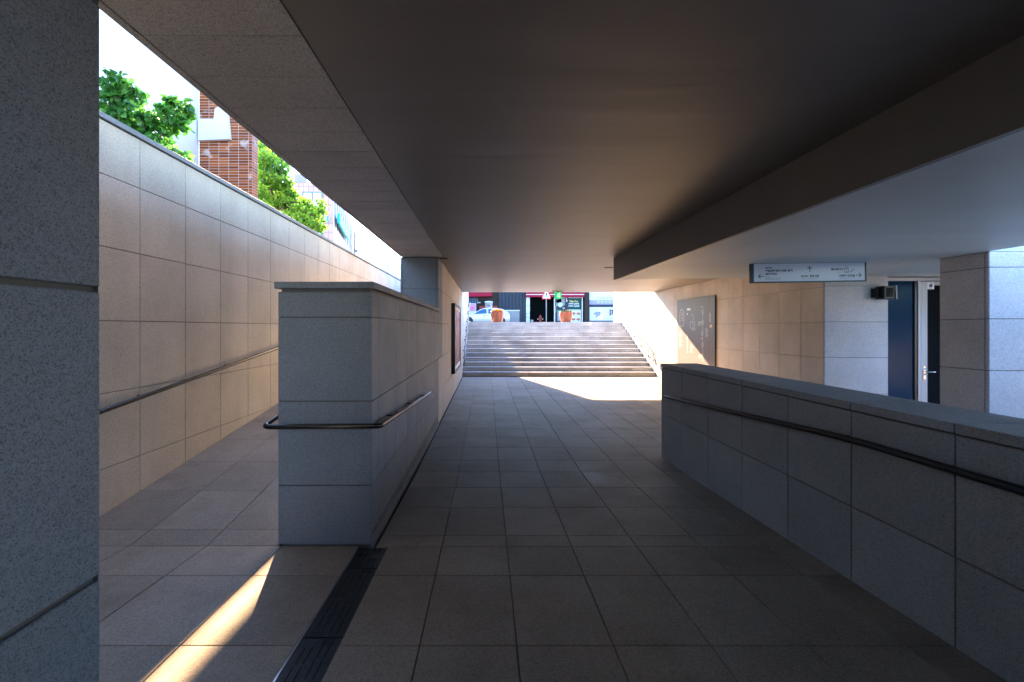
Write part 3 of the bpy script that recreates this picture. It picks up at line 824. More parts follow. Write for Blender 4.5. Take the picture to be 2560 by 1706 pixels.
# exit sign near the mouth of the passage
ex = thing('exit_sign', 'small green running-man exit sign hanging from the ceiling edge', 'sign', (2.33, 14.4, 2.78))
a = W(1387, 731.5, 14.45); b = W(1403.5, 747, 14.45)
mb = MB(); mb.bbox(a.x, b.x, 14.45, 14.50, b.z, a.z, .003); mb.build('panel', M['exit'], ex)
mb = MB(); mb.box((a.x+b.x)/2-.17, (a.x+b.x)/2+.17, 14.42, 14.54, CEIL-.022, CEIL-.001); mb.box((a.x+b.x)/2-.02, (a.x+b.x)/2+.02, 14.47, 14.49, a.z, CEIL-.02); mb.build('mount', M['ceil'], ex)
mb = MB(); cx_ = (a.x+b.x)/2; cz = (a.z+b.z)/2; yy = 14.447
mb.quad((cx_+.045, yy, cz-.085), (cx_+.062, yy, cz-.085), (cx_+.062, yy, cz+.085), (cx_+.045, yy, cz+.085)); mb.build('door_symbol', M['exitW'], ex) 
mb = MB(); yy = 14.445
def seg2(m, p, q, w_, y=None):
    y = yy if y is None else y
    p = Vector(p); q = Vector(q); d = (q-p).normalized(); n = Vector((-d.y, d.x))*w_/2
    m.quad(*[(cx_+r_.x, y, cz+r_.y) for r_ in (p-n, q-n, q+n, p+n)])
mb.poly([(cx_+.008+.013*math.cos(t*.628), yy, cz+.062+.013*math.sin(t*.628)) for t in range(10)])
seg2(mb, (.0, .045), (-.008, -.005), .026); seg2(mb, (-.005, -.005), (.022, -.035), .015); seg2(mb, (.022, -.035), (.018, -.07), .013)
seg2(mb, (-.01, -.005), (-.02, -.04), .015); seg2(mb, (-.02, -.04), (-.048, -.055), .012); seg2(mb, (.0, .038), (.03, .02), .01); seg2(mb, (-.0, .038), (-.032, .015), .01)
mb.build('running_figure', M['exitW'], ex)

# wall mounted box on the pillar edge
a = W(2192, 715.6, 7.3)
wb = thing('wall_speaker', 'small dark loudspeaker box fixed to the corner of the white pillar', 'speaker', (6.55, 7.35, 2.2))
mb = MB(); mb.bbox(6.445, 6.62, 7.20, 7.37, 2.09, 2.30, .008); mb.build('housing', M['black'], wb)
mb = MB(); mb.bbox(6.40, 6.443, 7.28, 7.398, 2.12, 2.27, .004); mb.build('bracket', M['black'], wb)
mb = MB(); mb.bbox(6.622, 6.64, 7.18, 7.38, 2.085, 2.305, .003); mb.build('side_plate', M['frameA'], wb)
mb = MB(); mb.box(6.475, 6.59, 7.196, 7.201, 2.12, 2.27); mb.build('grille', M['pit'], wb)

# glass side panel and door on the right
gd = thing('glass_entrance', 'white framed entrance with blue glazed side panel and glass door behind the right parapet', 'door', (7.2, 7.62, 0))
Y = 7.60
zt = LOWC
def XP(px, Y=Y): return (px-CX)*Y/F
mb = MB()
mb.box(6.70, 8.0, Y, Y+.06, zt-.075, zt-.02)
mb.box(XP(2295.5), XP(2302), Y-.002, Y+.062, 0, zt-.0755); mb.box(6.70, 6.73, Y, Y+.06, 0, zt-.0755); mb.box(7.95, 8.0, Y, Y+.06, 0, zt-.0755)
mb.build('frame', M['frameA'], gd)
mb = MB(); mb.box(6.731, XP(2295)-.045, Y+.035, Y+.045, 0, zt-.0765); mb.build('side_glass', M['glassB'], gd)
mb = MB(); mb.box(XP(2295)-.045, XP(2295), Y+.01, Y+.05, 0, zt-.0765); mb.build('seal', M['black'], gd)
dr = MB(); x0 = XP(2302.5)
dr.bbox(x0+.006, x0+.118, Y+.005, Y+.05, .01, zt-.085, .004); dr.box(x0+.118, 7.94, Y+.006, Y+.049, zt-.15, zt-.086); dr.box(x0+.118, 7.94, Y+.006, Y+.049, .01, .2)
d = dr.build('door_leaf', M['frameA'], gd)
mb = MB(); mb.box(x0+.118, 7.94, Y+.025, Y+.033, .2, zt-.15); mb.build('door_glass', M['glassK'], d)
mb = MB(); hz = EYE-(930-CY)*Y/F
mb.tube([(x0+.055, Y+.005, hz), (x0+.055, Y-.05, hz), (x0+.20, Y-.05, hz)], .010, 10); mb.tube([(x0+.055, Y+.006, hz), (x0+.055, Y-.008, hz)], .026, 14)
mb.tube([(x0+.055, Y+.006, hz+.08), (x0+.055, Y-.004, hz+.08)], .015, 14); mb.bbox(x0+.035, x0+.075, Y-.008, Y+.004, hz-.13, hz-.06, .004)
mb.build('handle', M['steel'], d)
mb = MB(); s0 = W(2319, 706, Y-.004); s1 = W(2335.5, 723.5, Y-.004)
mb.box(s0.x, s1.x, Y-.002, Y+.004, s1.z, s0.z); mb.build('sticker', M['paper'], d)
mb = MB(); cx2 = (s0.x+s1.x)/2; cz2 = (s0.z+s1.z)/2
mb.lathe([(.0005, 0), (.030, 0)], (cx2, Y-.004, cz2), 20, mat=Matrix.Rotation(R(90), 4, 'X')); mb.build('sticker_symbol', M['inkN'], d)
mb = MB(); yy2 = Y-.0055
for sg in (1, -1): mb.quad(*[(cx2+p[0], yy2, cz2+p[1]) for p in ((-.014, -.018*sg-.003), (-.010, -.018*sg+.003), (.014, .018*sg+.003), (.010, .018*sg-.003))])
mb.build('sticker_mark', M['paper'], d)
mb = MB(); text(mb, '자동문', (cx2, Y-.005, cz2), XV, ZV, -.045, .045, .037, .052, .02); text(mb, '당기세요', (cx2, Y-.005, cz2), XV, ZV, -.035, .035, -.054, -.040, .02); mb.build('sticker_lettering', M['pinkD'], d)
# lobby behind glass
mb = MB(); mb.box(6.7, 9.0, 9.6, 9.7, 0, 3); mb.box(8.9, 9.0, 7.7, 9.6, 0, 3); mb.box(6.70, 9, 7.76, 9.7, LOWC+.1, LOWC+.2); mb.box(6.69, 9, 7.7, 9.7, -.04, 0)
mb.build('lobby', M['navy'], gd)

# ceiling fittings
for (px, py, lab) in ((1110, 646, 'dark slot vent in the ceiling beside the far pillar'), (1524, 669, 'small dark ceiling vent just left of the beam end')):
    Yc = (CEIL-EYE)*F/(CY-py); x = (px-CX)*Yc/F
    mb = MB(); mb.box(x-.10, x+.06, Yc-.05, Yc+.05, CEIL-.008, CEIL-.001)
    tag(mb.build('ceiling_vent', M['brown']), lab, 'vent', 'vents in the plaster ceiling')

# ================================================================== OUTSIDE, LEFT
# white building with brick pier
wb = thing('white_building', 'plain white rendered building wall behind the leafy shrub', 'building', (-7, 8, GZ))
mb = MB(); mb.box(-9.5, -6.87, -3, 10.6, GZ-.1, 10); mb.build('wall', M['white'], wb)
mb = MB(); yj = 5.94*F/(CX-346)
mb.box(-6.87, -6.78, 7.55, 7.63, GZ, 10)
mb.prism([(-6.87, 3.5, 7.02), (-6.87, 7.55, 7.02), (-6.87, 7.55, 7.12), (-6.87, 3.5, 7.12)], (.06, 0, 0)); mb.build('downpipe', M['white'], wb)
bp_ = thing('brick_pier', 'orange-brown brick pier with pale mortar and flaking white sign remains', 'wall', (-6.2, 10.7, GZ))
mb = MB()
us = [-6.87+.2355*i for i in range(6)]+[-5.60]
vs = [GZ+.0672*i for i in range(int((10-GZ)/.0672))]
mb.panels((0, 10.6, 0), XV, ZV, us, vs, .008, .004)
mb.panels((-5.60, 0, 0), YV, ZV, [10.6, 10.72, 10.86], vs, .008, .004)
mb.box(-6.87, -5.615, 10.62, 10.86, GZ, 10, -1)
mb.build('brickwork', M['brick'], bp_)
mb = MB(); p0 = W(498, 353, 10.55); p1 = W(577, 300, 10.55)
mb.prism([(p0.x, 10.5, p0.z), (p1.x, 10.5, p0.z+.03), (p1.x-.07, 10.5, p1.z+.25), (p1.x-.17, 10.5, p1.z+.32), (p1.x-.35, 10.5, p1.z+.25), (p1.x-.38, 10.5, p1.z), (p0.x, 10.5, p1.z)][::-1], (0, .09, 0))
mb.build('painted_plate', M['white'], bp_)

def leaf(mb, c, d, n, L, wd, tone):
    """one small leaf: folded along the midrib"""
    d = d.normalized(); s = d.cross(n).normalized(); n = s.cross(d)
    a = c; tip = c+d*L; m = c+d*L*.45
    l = m+s*wd/2+n*wd*.14; r = m-s*wd/2+n*wd*.14
    l2 = c+d*L*.8+s*wd*.3+n*wd*.05; r2 = c+d*L*.8-s*wd*.3+n*wd*.05
    k = len(mb.v); mb.v += [tuple(p) for p in (a, l, l2, tip, r2, r)]
    mb.f += [(k, k+3, k+2, k+1), (k, k+5, k+4, k+3)]; mb.t += [tone, tone*.9]; mb.sm += [True, True]

rnd = random.Random(5)
def rv(): 
    while True:
        v = Vector((rnd.uniform(-1, 1), rnd.uniform(-1, 1), rnd.uniform(-1, 1)))
        if .05 < v.length < 1: return v.normalized()

# shrub leaning over the retaining wall
sh = thing('shrub', 'round-leaved green shrub leaning over the coping of the retaining wall', 'shrub', (-3.75, 4.8, GZ))
Ys = 4.75
blobs = [ # px, py, rx, ry (photo px), count
 (272, 262, 26, 26, 60), (262, 290, 26, 18, 34), (303, 202, 12, 10, 24), (298, 222, 20, 14, 40), (278, 218, 9, 8, 14), (338, 222, 10, 9, 20), (330, 240, 14, 12, 26), (305, 245, 26, 14, 50),
 (330, 256, 9, 9, 12), (290, 300, 26, 10, 34), (320, 298, 24, 13, 40), (345, 312, 22, 16, 44), (362, 290, 16, 18, 34), (352, 270, 8, 7, 10), (385, 300, 26, 20, 64), (410, 312, 22, 18, 50),
 (430, 285, 18, 14, 36), (445, 268, 16, 12, 34), (460, 262, 10, 10, 20), (460, 276, 8, 7, 12), (440, 300, 14, 12, 26), (452, 311, 7, 6, 10), (395, 335, 22, 16, 44), (380, 352, 26, 12, 36),
 (405, 358, 16, 12, 26), (415, 372, 16, 8, 18), (432, 376, 12, 6, 14), (445, 374, 5, 6, 6), (360, 340, 14, 8, 14), (462, 388, 6, 5, 5)]
mb = MB(); cent = []
for (px, py, rx, ry, n) in blobs:
    c = W(px, py, Ys+rnd.uniform(-.12, .12)); sx = rx*Ys/F; sz = ry*Ys/F; cent.append(c)
    for i in range(int(n*2.3)):
        dv = rv(); q_ = rnd.random()**.4; p = c+Vector((dv.x*sx*q_, dv.y*.16, dv.z*sz*q_))
        d = (p-c).normalized()*.5+rv()*.8+Vector((0, 0, -.55))
        leaf(mb, p, d, rv()+Vector((0, -.6, .5)), rnd.uniform(.055, .082), rnd.uniform(.050, .068), rnd.random())
mb.build('foliage', M['leafA'], sh)
mb = MB(); base = Vector((-3.85, 4.5, 2.2))
for tgt in ((303, 215), (262, 270), (345, 230), (385, 300), (455, 265), (410, 355), (440, 372)):
    e = W(*tgt, Ys); mid = (base+e)/2+Vector((rnd.uniform(-.15, .15), 0, .1))
    mb.tube([base, mid, e], [.018, .010, .004], 7)
mb.build('branch', M['bark'], sh)

# bushy tree beyond the brick pier
tr = thing('tree', 'bright sunlit bushy tree between the brick pier and the tiled building', 'tree', (-5.9, 12.6, GZ))
mb = MB(); Yt = 12.6
tb = [(655, 380, 22, 26), (668, 400, 26, 24), (650, 420, 20, 24), (690, 420, 24, 22), (712, 400, 10, 16), (705, 430, 22, 16), (660, 450, 22, 22), (690, 455, 28, 18), (650, 480, 14, 24), (675, 490, 26, 24), (718, 452, 12, 9), (712, 478, 24, 18),
      (700, 505, 28, 20), (735, 492, 16, 14), (730, 520, 24, 18), (765, 506, 14, 8), (750, 530, 26, 14), (755, 548, 26, 14), (782, 532, 22, 12), (790, 545, 18, 12), (805, 510, 7, 7), (802, 525, 8, 6), (775, 560, 26, 12), (800, 565, 10, 8), (720, 540, 18, 12), (790, 572, 12, 6), (660, 360, 16, 20), (690, 385, 18, 18)]
for (px, py, rx, ry) in tb:
    Yc = Yt+rnd.uniform(-.5, .6); c = W(px, py, Yc); sx = rx*Yc/F; sz = ry*Yc/F
    for i in range(int(rx*ry*.9)+50):
        dv = rv(); rr_ = rnd.random()**.45
        p = c+Vector((dv.x*sx*rr_, dv.y*.38*rr_, dv.z*sz*rr_))
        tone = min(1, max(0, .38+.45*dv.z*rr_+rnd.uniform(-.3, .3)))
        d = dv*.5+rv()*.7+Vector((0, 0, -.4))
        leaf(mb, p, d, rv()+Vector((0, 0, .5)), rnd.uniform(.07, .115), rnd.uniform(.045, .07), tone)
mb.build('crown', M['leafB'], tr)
mb = MB(); b0 = Vector((-5.9, 12.7, GZ))
mb.tube([b0, b0+Vector((.05, 0, 1.3)), W(690, 500, Yt)], [.11, .09, .05], 9)
for t_ in ((655, 400), (690, 430), (750, 530), (795, 545), (765, 506), (705, 400)): mb.tube([W(690, 520, Yt), (W(690, 520, Yt)+W(*t_, Yt))/2+Vector((0, 0, .08)), W(*t_, Yt)], [.045, .025, .008], 7)
mb.build('trunk', M['bark'], tr)

# tiled building in the distance
Yb = 30.0
tbd = thing('tiled_building', 'pinkish tiled corner building with a long cream side wall behind the tree', 'building', (-12, Yb, GZ))
xl, xr = (735-CX)*Yb/F, (833-CX)*Yb/F; zt_ = EYE+(CY-457)*Yb/F
mb = MB()
us = [xl+(xr-xl)*i/8 for i in range(9)]; vs = [GZ+.62*i for i in range(int((zt_-GZ)/.62)+1)]+[zt_]
mb.panels((0, Yb, 0), XV, ZV, us, vs, .03, .02)
mb.box(xl, xr-.05, Yb+.03, Yb+.2, GZ, zt_-.01, .5)
mb.build('front_wall', M['pinkwall'], tbd)
sd = Vector((-.19, 1, 0)).normalized(); s_end = Vector((xr, Yb, 0))+sd*12.2
mb = MB(); n_ = Vector((sd.y, -sd.x, 0))
mb.quad(Vector((xr, Yb, GZ)), Vector((s_end.x, s_end.y, GZ)), Vector((s_end.x, s_end.y, zt_)), Vector((xr, Yb, zt_)))
mb.quad(Vector((xr, Yb, zt_)), Vector((s_end.x, s_end.y, zt_)), Vector((s_end.x-6, s_end.y, zt_)), Vector((xr-6, Yb, zt_)))
mb.quad(Vector((s_end.x, s_end.y, GZ)), Vector((s_end.x-6, s_end.y, GZ)), Vector((s_end.x-6, s_end.y, zt_)), Vector((s_end.x, s_end.y, zt_)))
mb.build('side_wall', M['cream'], tbd)
def winA(px0, px1, py0, py1):
    a = W(px0, py0, Yb-.02); b = W(px1, py1, Yb-.02)
    f = MB(); t = .07
    f.box(a.x, b.x, Yb-.04, Yb, a.z-t, a.z); f.box(a.x, b.x, Yb-.04, Yb, b.z, b.z+t); f.box(a.x, a.x+t, Yb-.04, Yb, b.z+t, a.z-t); f.box(b.x-t, b.x, Yb-.04, Yb, b.z+t, a.z-t)
    mx = (a.x+b.x)/2; f.box(mx-.04, mx+.04, Yb-.042, Yb, b.z+t, a.z-t)
    o = f.build('window', M['signG'], tbd)
    g = MB(); g.box(a.x+t, b.x-t, Yb-.02, Yb-.008, b.z+t, a.z-t); g.build('pane', M['pale'], o)
    return a, b
a, b = winA(756, 806, 480, 530); winA(756, 806, 565, 600)
mb = MB()
for (x0, x1) in ((761, 780), (784, 804)):
    p = W(x0, 505, Yb-.05); q = W(x1, 494, Yb-.05); text(mb, '미용실' if x0 < 770 else '네일샵', (0, Yb-.05, 0), XV, ZV, p.x, q.x, p.z, q.z, .02)
# (faint window lettering is unreadable in the photograph: plain dashes stand in for it)
mb = MB()
for k in range(9):
    if k == 4: continue
    p = W(762+k*4.8, 497+(k % 3), Yb-.05); mb.box(p.x, p.x+.07, Yb-.05, Yb-.045, p.z-.14, p.z)
mb.build('window_lettering', M['signG'], tbd)
for row, (t0, b0_, n0) in enumerate(((11.0, 8.6, 10), (7.2, 4.6, 9))):
    for k in range(n0):
        s0 = .5+1.15*k; p = Vector((xr, Yb, 0))+sd*s0+n_*.03; q = p+sd*.62
        m = MB(); m.quad((p.x, p.y, b0_), (q.x, q.y, b0_), (q.x, q.y, t0), (p.x, p.y, t0)); 
        m.build('slit_window', M['slit'], tbd)
rf = MB(); p = W(742, 456, Yb+2); q = W(752, 441, Yb+2); rf.bbox(p.x, q.x+.2, Yb+1.5, Yb+2.5, zt_, q.z, .03)
rf.build('rooftop_unit', M['pole'], tbd)
for k in range(5):
    rf = MB()
    x = W(755+4*k, 450, Yb+.5).x; rf.box(x-.02, x+.02, Yb+.4, Yb+.45, zt_, zt_+.6); rf.build('rooftop_post', M['pole'], tbd)
sg = MB(); p = W(809, 542.5, Yb-.5); q = W(821, 553, Yb-.5); sg.bbox(p.x, q.x, Yb-.6, Yb-.5, q.z, p.z, .02)
sgo = tag(sg.build('shop_sign', M['teal']), 'small teal shop sign projecting from the tiled building', 'sign')
m = MB(); text(m, 'E', (0, Yb-.61, 0), XV, ZV, p.x+.06, q.x-.08, q.z+.05, p.z-.05, .02); m.build('lettering', M['paper'], sgo)
sg = MB()
pts = [(842, 541), (843, 556), (848, 568), (856, 578), (860, 585)]
for i, (x, y) in enumerate(pts[:-1]):
    s = .6+i*1.4; P0 = Vector((xr, Yb, 0))+sd*s+n_*.35
    P1 = P0+sd*1.45
    z0 = EYE+(CY-y-2)*P0.y/F; z1 = EYE+(CY-pts[i+1][1]-2)*P1.y/F
    sg.prism([(P0.x, P0.y, z0-.42), (P1.x, P1.y, z1-.42), (P1.x, P1.y, z1+.25), (P0.x, P0.y, z0+.25)], -n_*.15)
sgo = tag(sg.build('shop_sign', M['teal']), 'slanting teal signboard along the cream side wall of the far building', 'sign')

# utility pole
pl = thing('utility_pole', 'grey concrete utility pole with a small box beside the cream building', 'pole', (-11.9, 40.3, GZ))
p = W(886, 580, 40.3)
mb = MB(); mb.tube([(p.x, 40.3, GZ), (p.x, 40.3, p.z)], [.12, .09], 12); mb.build('pole', M['pole'], pl)
q = W(890.5, 627, 40.3); mb = MB(); mb.bbox(q.x-.14, q.x+.16, 40.2, 40.4, q.z-.16, q.z+.14, .01); mb.build('box', M['pole'], pl)
# pale glass building far off
pg = thing('glazed_building', 'distant pale glass building top seen just left of the pillar', 'building', (-14, 60, GZ))
a = W(962, 659, 60); b = W(1012, 700, 60)
mb = MB(); mb.box(a.x, b.x, 60, 66, GZ, a.z-.1); mb.build('wall', M['paperO'], pg)
mb = MB(); mb.box(a.x+.4, b.x, 59.9, 60.0, a.z-.65, a.z-.05); mb.build('window_band', M['pale'], pg)
mb = MB(); c = W(950, 675, 60); d_ = W(957, 657, 60)
mb.prism([(c.x, 59.7, c.z-.6), (a.x+.38, 59.7, c.z-.6), (a.x+.38, 59.7, a.z-.05), (d_.x, 59.7, d_.z-.05)], (0, .25, 0)); mb.build('roof_gable', M['pale'], pg)

# unseen tower hidden left of the stairs (added for its shadow on the floor)
et = thing('shadow_blocker', 'unseen added tower left of the stair head, hidden behind the wall', 'blocker', (-2.3, 21.2, GZ))
mb = MB(); mb.box(-3.5, -1.16, 20.3, 22.3, GZ, 9.5); mb.build('wall', M['wallShade'], et)

# ================================================================== OUTSIDE, STREET
def P1(cx, cy): return (1120+cx/4.2018, 700+cy/4.2018)
# planters
def planter(px, label, flower):
    Yp = 19.15; x = (px-CX)*Yp/F
    t = thing('planter', label, 'planter', (x, Yp, GZ), 'terracotta planters at the top of the stairs')
    mb = MB(); fn = lambda a, z: 1.0*(1+.12*abs(math.cos(4.5*a))-.06)
    prof = [(.001, 0), (.185, 0), (.20, .02), (.238, .12), (.262, .25), (.268, .35), (.262, .40), (.272, .415), (.275, .44), (.262, .455), (.245, .45), (.235, .40), (.001, .40)]
    mb.lathe(prof, (x, Yp, GZ), 54, fn); mb.build('pot', M['terra'], t)
    mb = MB(); mb.lathe([(.001, .43), (.12, .43), (.235, .405)], (x, Yp, GZ), 20); mb.build('soil', M['soil'], t)
    g = MB()
    for i in range(40 if flower else 260):
        a = rnd.uniform(0, 2*math.pi); r_ = .25*math.sqrt(rnd.random()); c = Vector((x+r_*math.cos(a), Yp+r_*math.sin(a), GZ+.42+(.03 if flower else .07)*rnd.random()))
        leaf(g, c, rv()+Vector((0, 0, .7)), rv(), rnd.uniform(.04, .07), .03, rnd.random())
    g.build('leaves', M['green'], t)
    f = MB()
    if flower:
        for i in range(110):
            a = rnd.uniform(0, 2*math.pi); r_ = .27*math.sqrt(rnd.random()); c = (x+r_*math.cos(a), Yp+r_*math.sin(a), GZ+.47+.09*(1-(r_/.27)**2)+.02*rnd.random())
            f.ball(c, rnd.uniform(.026, .040), 8, sq=(1, 1, .6))
        f.build('blossoms', M['orange'], t)
    else:
        for i in range(7):
            a = rnd.uniform(0, 2*math.pi); c = (x+.12*math.cos(a), Yp+.12*math.sin(a), GZ+.52); f.ball(c, .014, 6)
        f.build('blossoms', M['sigred'], t)
planter(1243, 'fluted terracotta planter of orange flowers, left one at the stair top', True)
planter(1415, 'fluted terracotta planter of green leaves, right one at the stair top', False)

# car
def make_car():
    Yc = 37.0
    t = thing('parked_car', 'white hatchback parked across the top of the stairs, front cut off at left', 'car', (-.2, Yc, GZ))
    def S_(x, zb, zbelt, zt, wl, wb_, wt):   # cross section at x, half widths
        return [(x, y, z) for (y, z) in ((-wl*.85, zb), (-wl, zb+.12), (-wl, zb+.35), (-wb_, zbelt), (-wt, zt-.04), (-wt*.75, zt), (wt*.75, zt), (wt, zt-.04), (wb_, zbelt), (wl, zb+.35), (wl, zb+.12), (wl*.85, zb))]
    sec = [S_(-2.28, .30, .58, .62, .60, .58, .50), S_(-2.20, .22, .66, .72, .74, .72, .62), S_(-1.9, .20, .74, .82, .82, .80, .70), S_(-1.47, .20, .80, .90, .85, .82, .72), S_(-1.15, .20, .84, .96, .86, .83, .72),
           S_(-.9, .20, .86, 1.06, .86, .83, .68), S_(-.55, .20, .87, 1.28, .86, .83, .60), S_(-.25, .20, .88, 1.38, .86, .83, .58), S_(.2, .20, .89, 1.41, .86, .83, .58), S_(.8, .20, .91, 1.39, .86, .83, .57),
           S_(1.25, .20, .93, 1.32, .85, .82, .56), S_(1.6, .22, .94, 1.18, .84, .80, .56), S_(1.82, .26, .92, 1.0, .80, .76, .58), S_(1.90, .34, .80, .86, .68, .66, .56)]
    mb = MB(); off = Vector((0, Yc, GZ))
    rows = [[Vector(p)+off for p in s] for s in sec]
    mb.grid(rows, closed=True); mb.poly(rows[0][::-1]); mb.poly(rows[-1])
    mb.build('body', M['carW'], t)
    def side(pts, name, mat, y=-.012):
        m = MB(); q = []
        for (x, z) in pts:
            k = max(0, min(1, (z-.88)/(1.38-.88))); yy_ = -(.83+(.585-.83)*k)+y
            q.append(Vector((x, yy_, z))+off)
        m.poly(q[::-1]); return m.build(name, mat, t)
    side([(-1.05, .89), (-.02, .93), (-.02, 1.30), (-.32, 1.30), (-.62, 1.17)], 'front_window', M['blueG'])
    side([(.12, .93), (.95, .97), (.80, 1.27), (.12, 1.31)], 'rear_window', M['blueG'])
    m = MB(); m.tube([Vector((-.28, -.875, .74))+off, Vector((-.08, -.875, .75))+off], .02, 8); m.build('door_handle', M['black'], t)
    for wx in (-1.47, 1.15):
        for s in (-1, 1):
            m = MB(); rot = Matrix.Rotation(R(90), 4, 'X'); c = Vector((wx, s*.78, .31))+off
            m.lathe([(.20, -.10), (.29, -.11), (.315, -.08), (.315, .08), (.29, .11), (.20, .10)], c, 28, mat=rot); wo = m.build('wheel', M['tyre'], t)
            m = MB(); m.lathe([(.001, -.085), (.06, -.09), (.20, -.07), (.20, .07), (.06, .09), (.001, .085)], c, 28, mat=rot); m.build('rim', M['rim'], wo)
        m = MB(); c = Vector((wx, -.872, .31))+off
        m.poly([c+Vector((.36*math.cos(k*math.pi/14), 0, .36*math.sin(k*math.pi/14))) for k in range(15)][::1]); m.build('wheel_arch', M['tyre'], t)
    m = MB(); m.ball(Vector((-1.0, -.93, .95))+off, .09, 10, sq=(1, .8, .7)); m.build('wing_mirror', M['carW'], t)
make_car()

# shopfronts at Y = 42
Ysf = 42.0
def r3(mb, c0, c1, c2, c3, y=Ysf, dep=.12, chamfer=0):
    """box from crop-1 pixel rectangle"""
    a = W(*P1(c0, c2), y); b = W(*P1(c1, c3), y)
    mb.box(a.x, b.x, y-dep, y, b.z, a.z); return a, b
ls = thing('cafe', 'cafe front with dark glazing and crimson fascia at the left of the stair top', 'shop', (-2, Ysf, GZ))
mb = MB(); a = W(*P1(100, 100), Ysf); b = W(*P1(529, 460), Ysf); mb.box(a.x-4, b.x, Ysf, Ysf+5, GZ, 7.5); mb.build('wall', M['brown'], ls)
mb = MB(); a = W(*P1(100, 205), Ysf-.03); b = W(*P1(528, 470), Ysf-.03); mb.box(a.x, b.x, Ysf-.05, Ysf-.01, GZ+.1, a.z); mb.build('glazing', M['glassK'], ls)
mb = MB(); p0 = W(*P1(60, 60), Ysf-.8); p1 = W(*P1(463, 172), Ysf-.8); p2 = W(*P1(60, 182), Ysf-.8)
mb.prism([(p0.x-2, Ysf-.8, p2.z), (p1.x, Ysf-.8, p1.z), (p1.x, Ysf-.8, p0.z+.4), (p0.x-2, Ysf-.8, p0.z+.4)], (0, .8, 0)); mb.build('fascia', M['red'], ls)
rects('blind_slat', M['blueG'], ls, [(216+k*17, 227+k*17, 188, 252) for k in range(6)], Ysf-.06, .02)
mb = MB(); r3(mb, 330, 520, 275, 330, Ysf-.06, .02); mb.build('counter', M['hyd'], ls)
mb = MB(); r3(mb, 305, 343, 232, 246, Ysf-.09, .02); mb.build('notice', M['cab'], ls)
# cup shaped sign
a = W(*P1(429, 262), 40); 
cs = thing('cup_sign', 'giant white paper-cup shop sign above the car roof', 'sign', (a.x, 40, GZ))
mb = MB(); rot = Matrix.Rotation(R(-14), 4, 'X')
mb.lathe([(.28, -.62), (.36, 0), (.385, .01), (.385, .05), (.36, .055), (.345, .02), (.27, -.60)], (a.x, 40, a.z+.22), 28, mat=Matrix.Rotation(R(14), 4, 'X')); mb.build('cup', M['paperO'], cs)
mb = MB(); mb.lathe([(.001, -.04), (.34, -.03)], (a.x, 40, a.z+.22), 28, mat=Matrix.Rotation(R(14), 4, 'X')); mb.build('cup_filling', M['cab'], cs)
mb = MB(); mb.tube([(a.x, 40, GZ), (a.x, 40, a.z-.3)], .04, 8); mb.build('post', M['cab'], cs)
rects('mark', M['inkN'], cs, [(429+s*8-4, 429+s*8+3, 262, 281) for s in (-1, 1)], 39.62, .02)
mb = MB(); 
for k in range(5): r3(mb, 406+k*9, 412+k*9, 293, 300, 39.66, .02)
mb.build('lettering', M['pinkD'], cs)
# pink banner stand
pk = thing('banner_stand', 'pink and white standing poster in front of the cafe', 'poster', (-1.5, 40.6, GZ))
mb = MB(); a, b = r3(mb, 225, 296, 248, 350, 40.6, .04); mb.box(a.x, b.x, 40.56, 40.6, GZ, b.z); mb.build('board', M['paperO'], pk)
mb = MB(); r3(mb, 232, 293, 252, 330, 40.55, .01); mb.build('print', M['pink'], pk)
mb = MB()
for (cx, cy, r_) in ((248, 290, 9), (262, 300, 7), (270, 288, 6), (255, 315, 6), (243, 305, 5)):
    p = W(*P1(cx, cy), 40.53); mb.ball(p, r_*.009, 8, sq=(1, .1, 1))
mb.build('print_marks', M['pinkD'], pk)

sl_ = thing('slate_facade', 'blue-grey vertical metal panel wall between cafe and restaurant', 'building', (3.4, Ysf, GZ))
mb = MB(); a = W(*P1(530, 100), Ysf-.1); b = W(*P1(818, 460), Ysf-.1)
n = 8
for k in range(n):
    x0 = a.x+(b.x-a.x)*k/n; x1 = a.x+(b.x-a.x)*(k+1)/n; mb.bbox(x0+.01, x1-.01, Ysf-.2, Ysf-.1, GZ, 7.5, .012, random.random())
mb.box(a.x, b.x, Ysf-.11, Ysf+5, GZ, 7.5); mb.build('panelling', M['navy'], sl_)
cb = thing('electrical_cabinet', 'grey roadside electrical cabinet with louvred doors behind the left planter', 'cabinet', (2, 38.6, GZ))
mb = MB(); a = W(*P1(555, 318), 38.6); b = W(*P1(750, 460), 38.6); mb.bbox(a.x-.6, b.x, 38.6, 39.2, GZ, a.z-.06, .01); mb.build('body', M['cab'], cb)
mb = MB(); mb.bbox(a.x-.65, b.x+.04, 38.55, 39.25, a.z-.06, a.z, .01); mb.build('lid', M['frameA'], cb)
mb = MB()
for k in range(6):
    x = a.x+.05+(b.x-a.x-.25)*k/5; mb.box(x, x+.05, 38.585, 38.601, b.z+.45, a.z-.2); mb.box(x, x+.05, 38.585, 38.601, GZ+.2, b.z+.34)
mb.box(a.x, b.x-.1, 38.585, 38.601, b.z+.37, b.z+.40); mb.build('louvre', M['pole'], cb)
for zz in (a.z-.18, b.z+.42):
    mb = MB(); mb.box(b.x-.14, b.x-.07, 38.57, 38.601, zz-.06, zz+.04); mb.build('latch', M['pole'], cb)

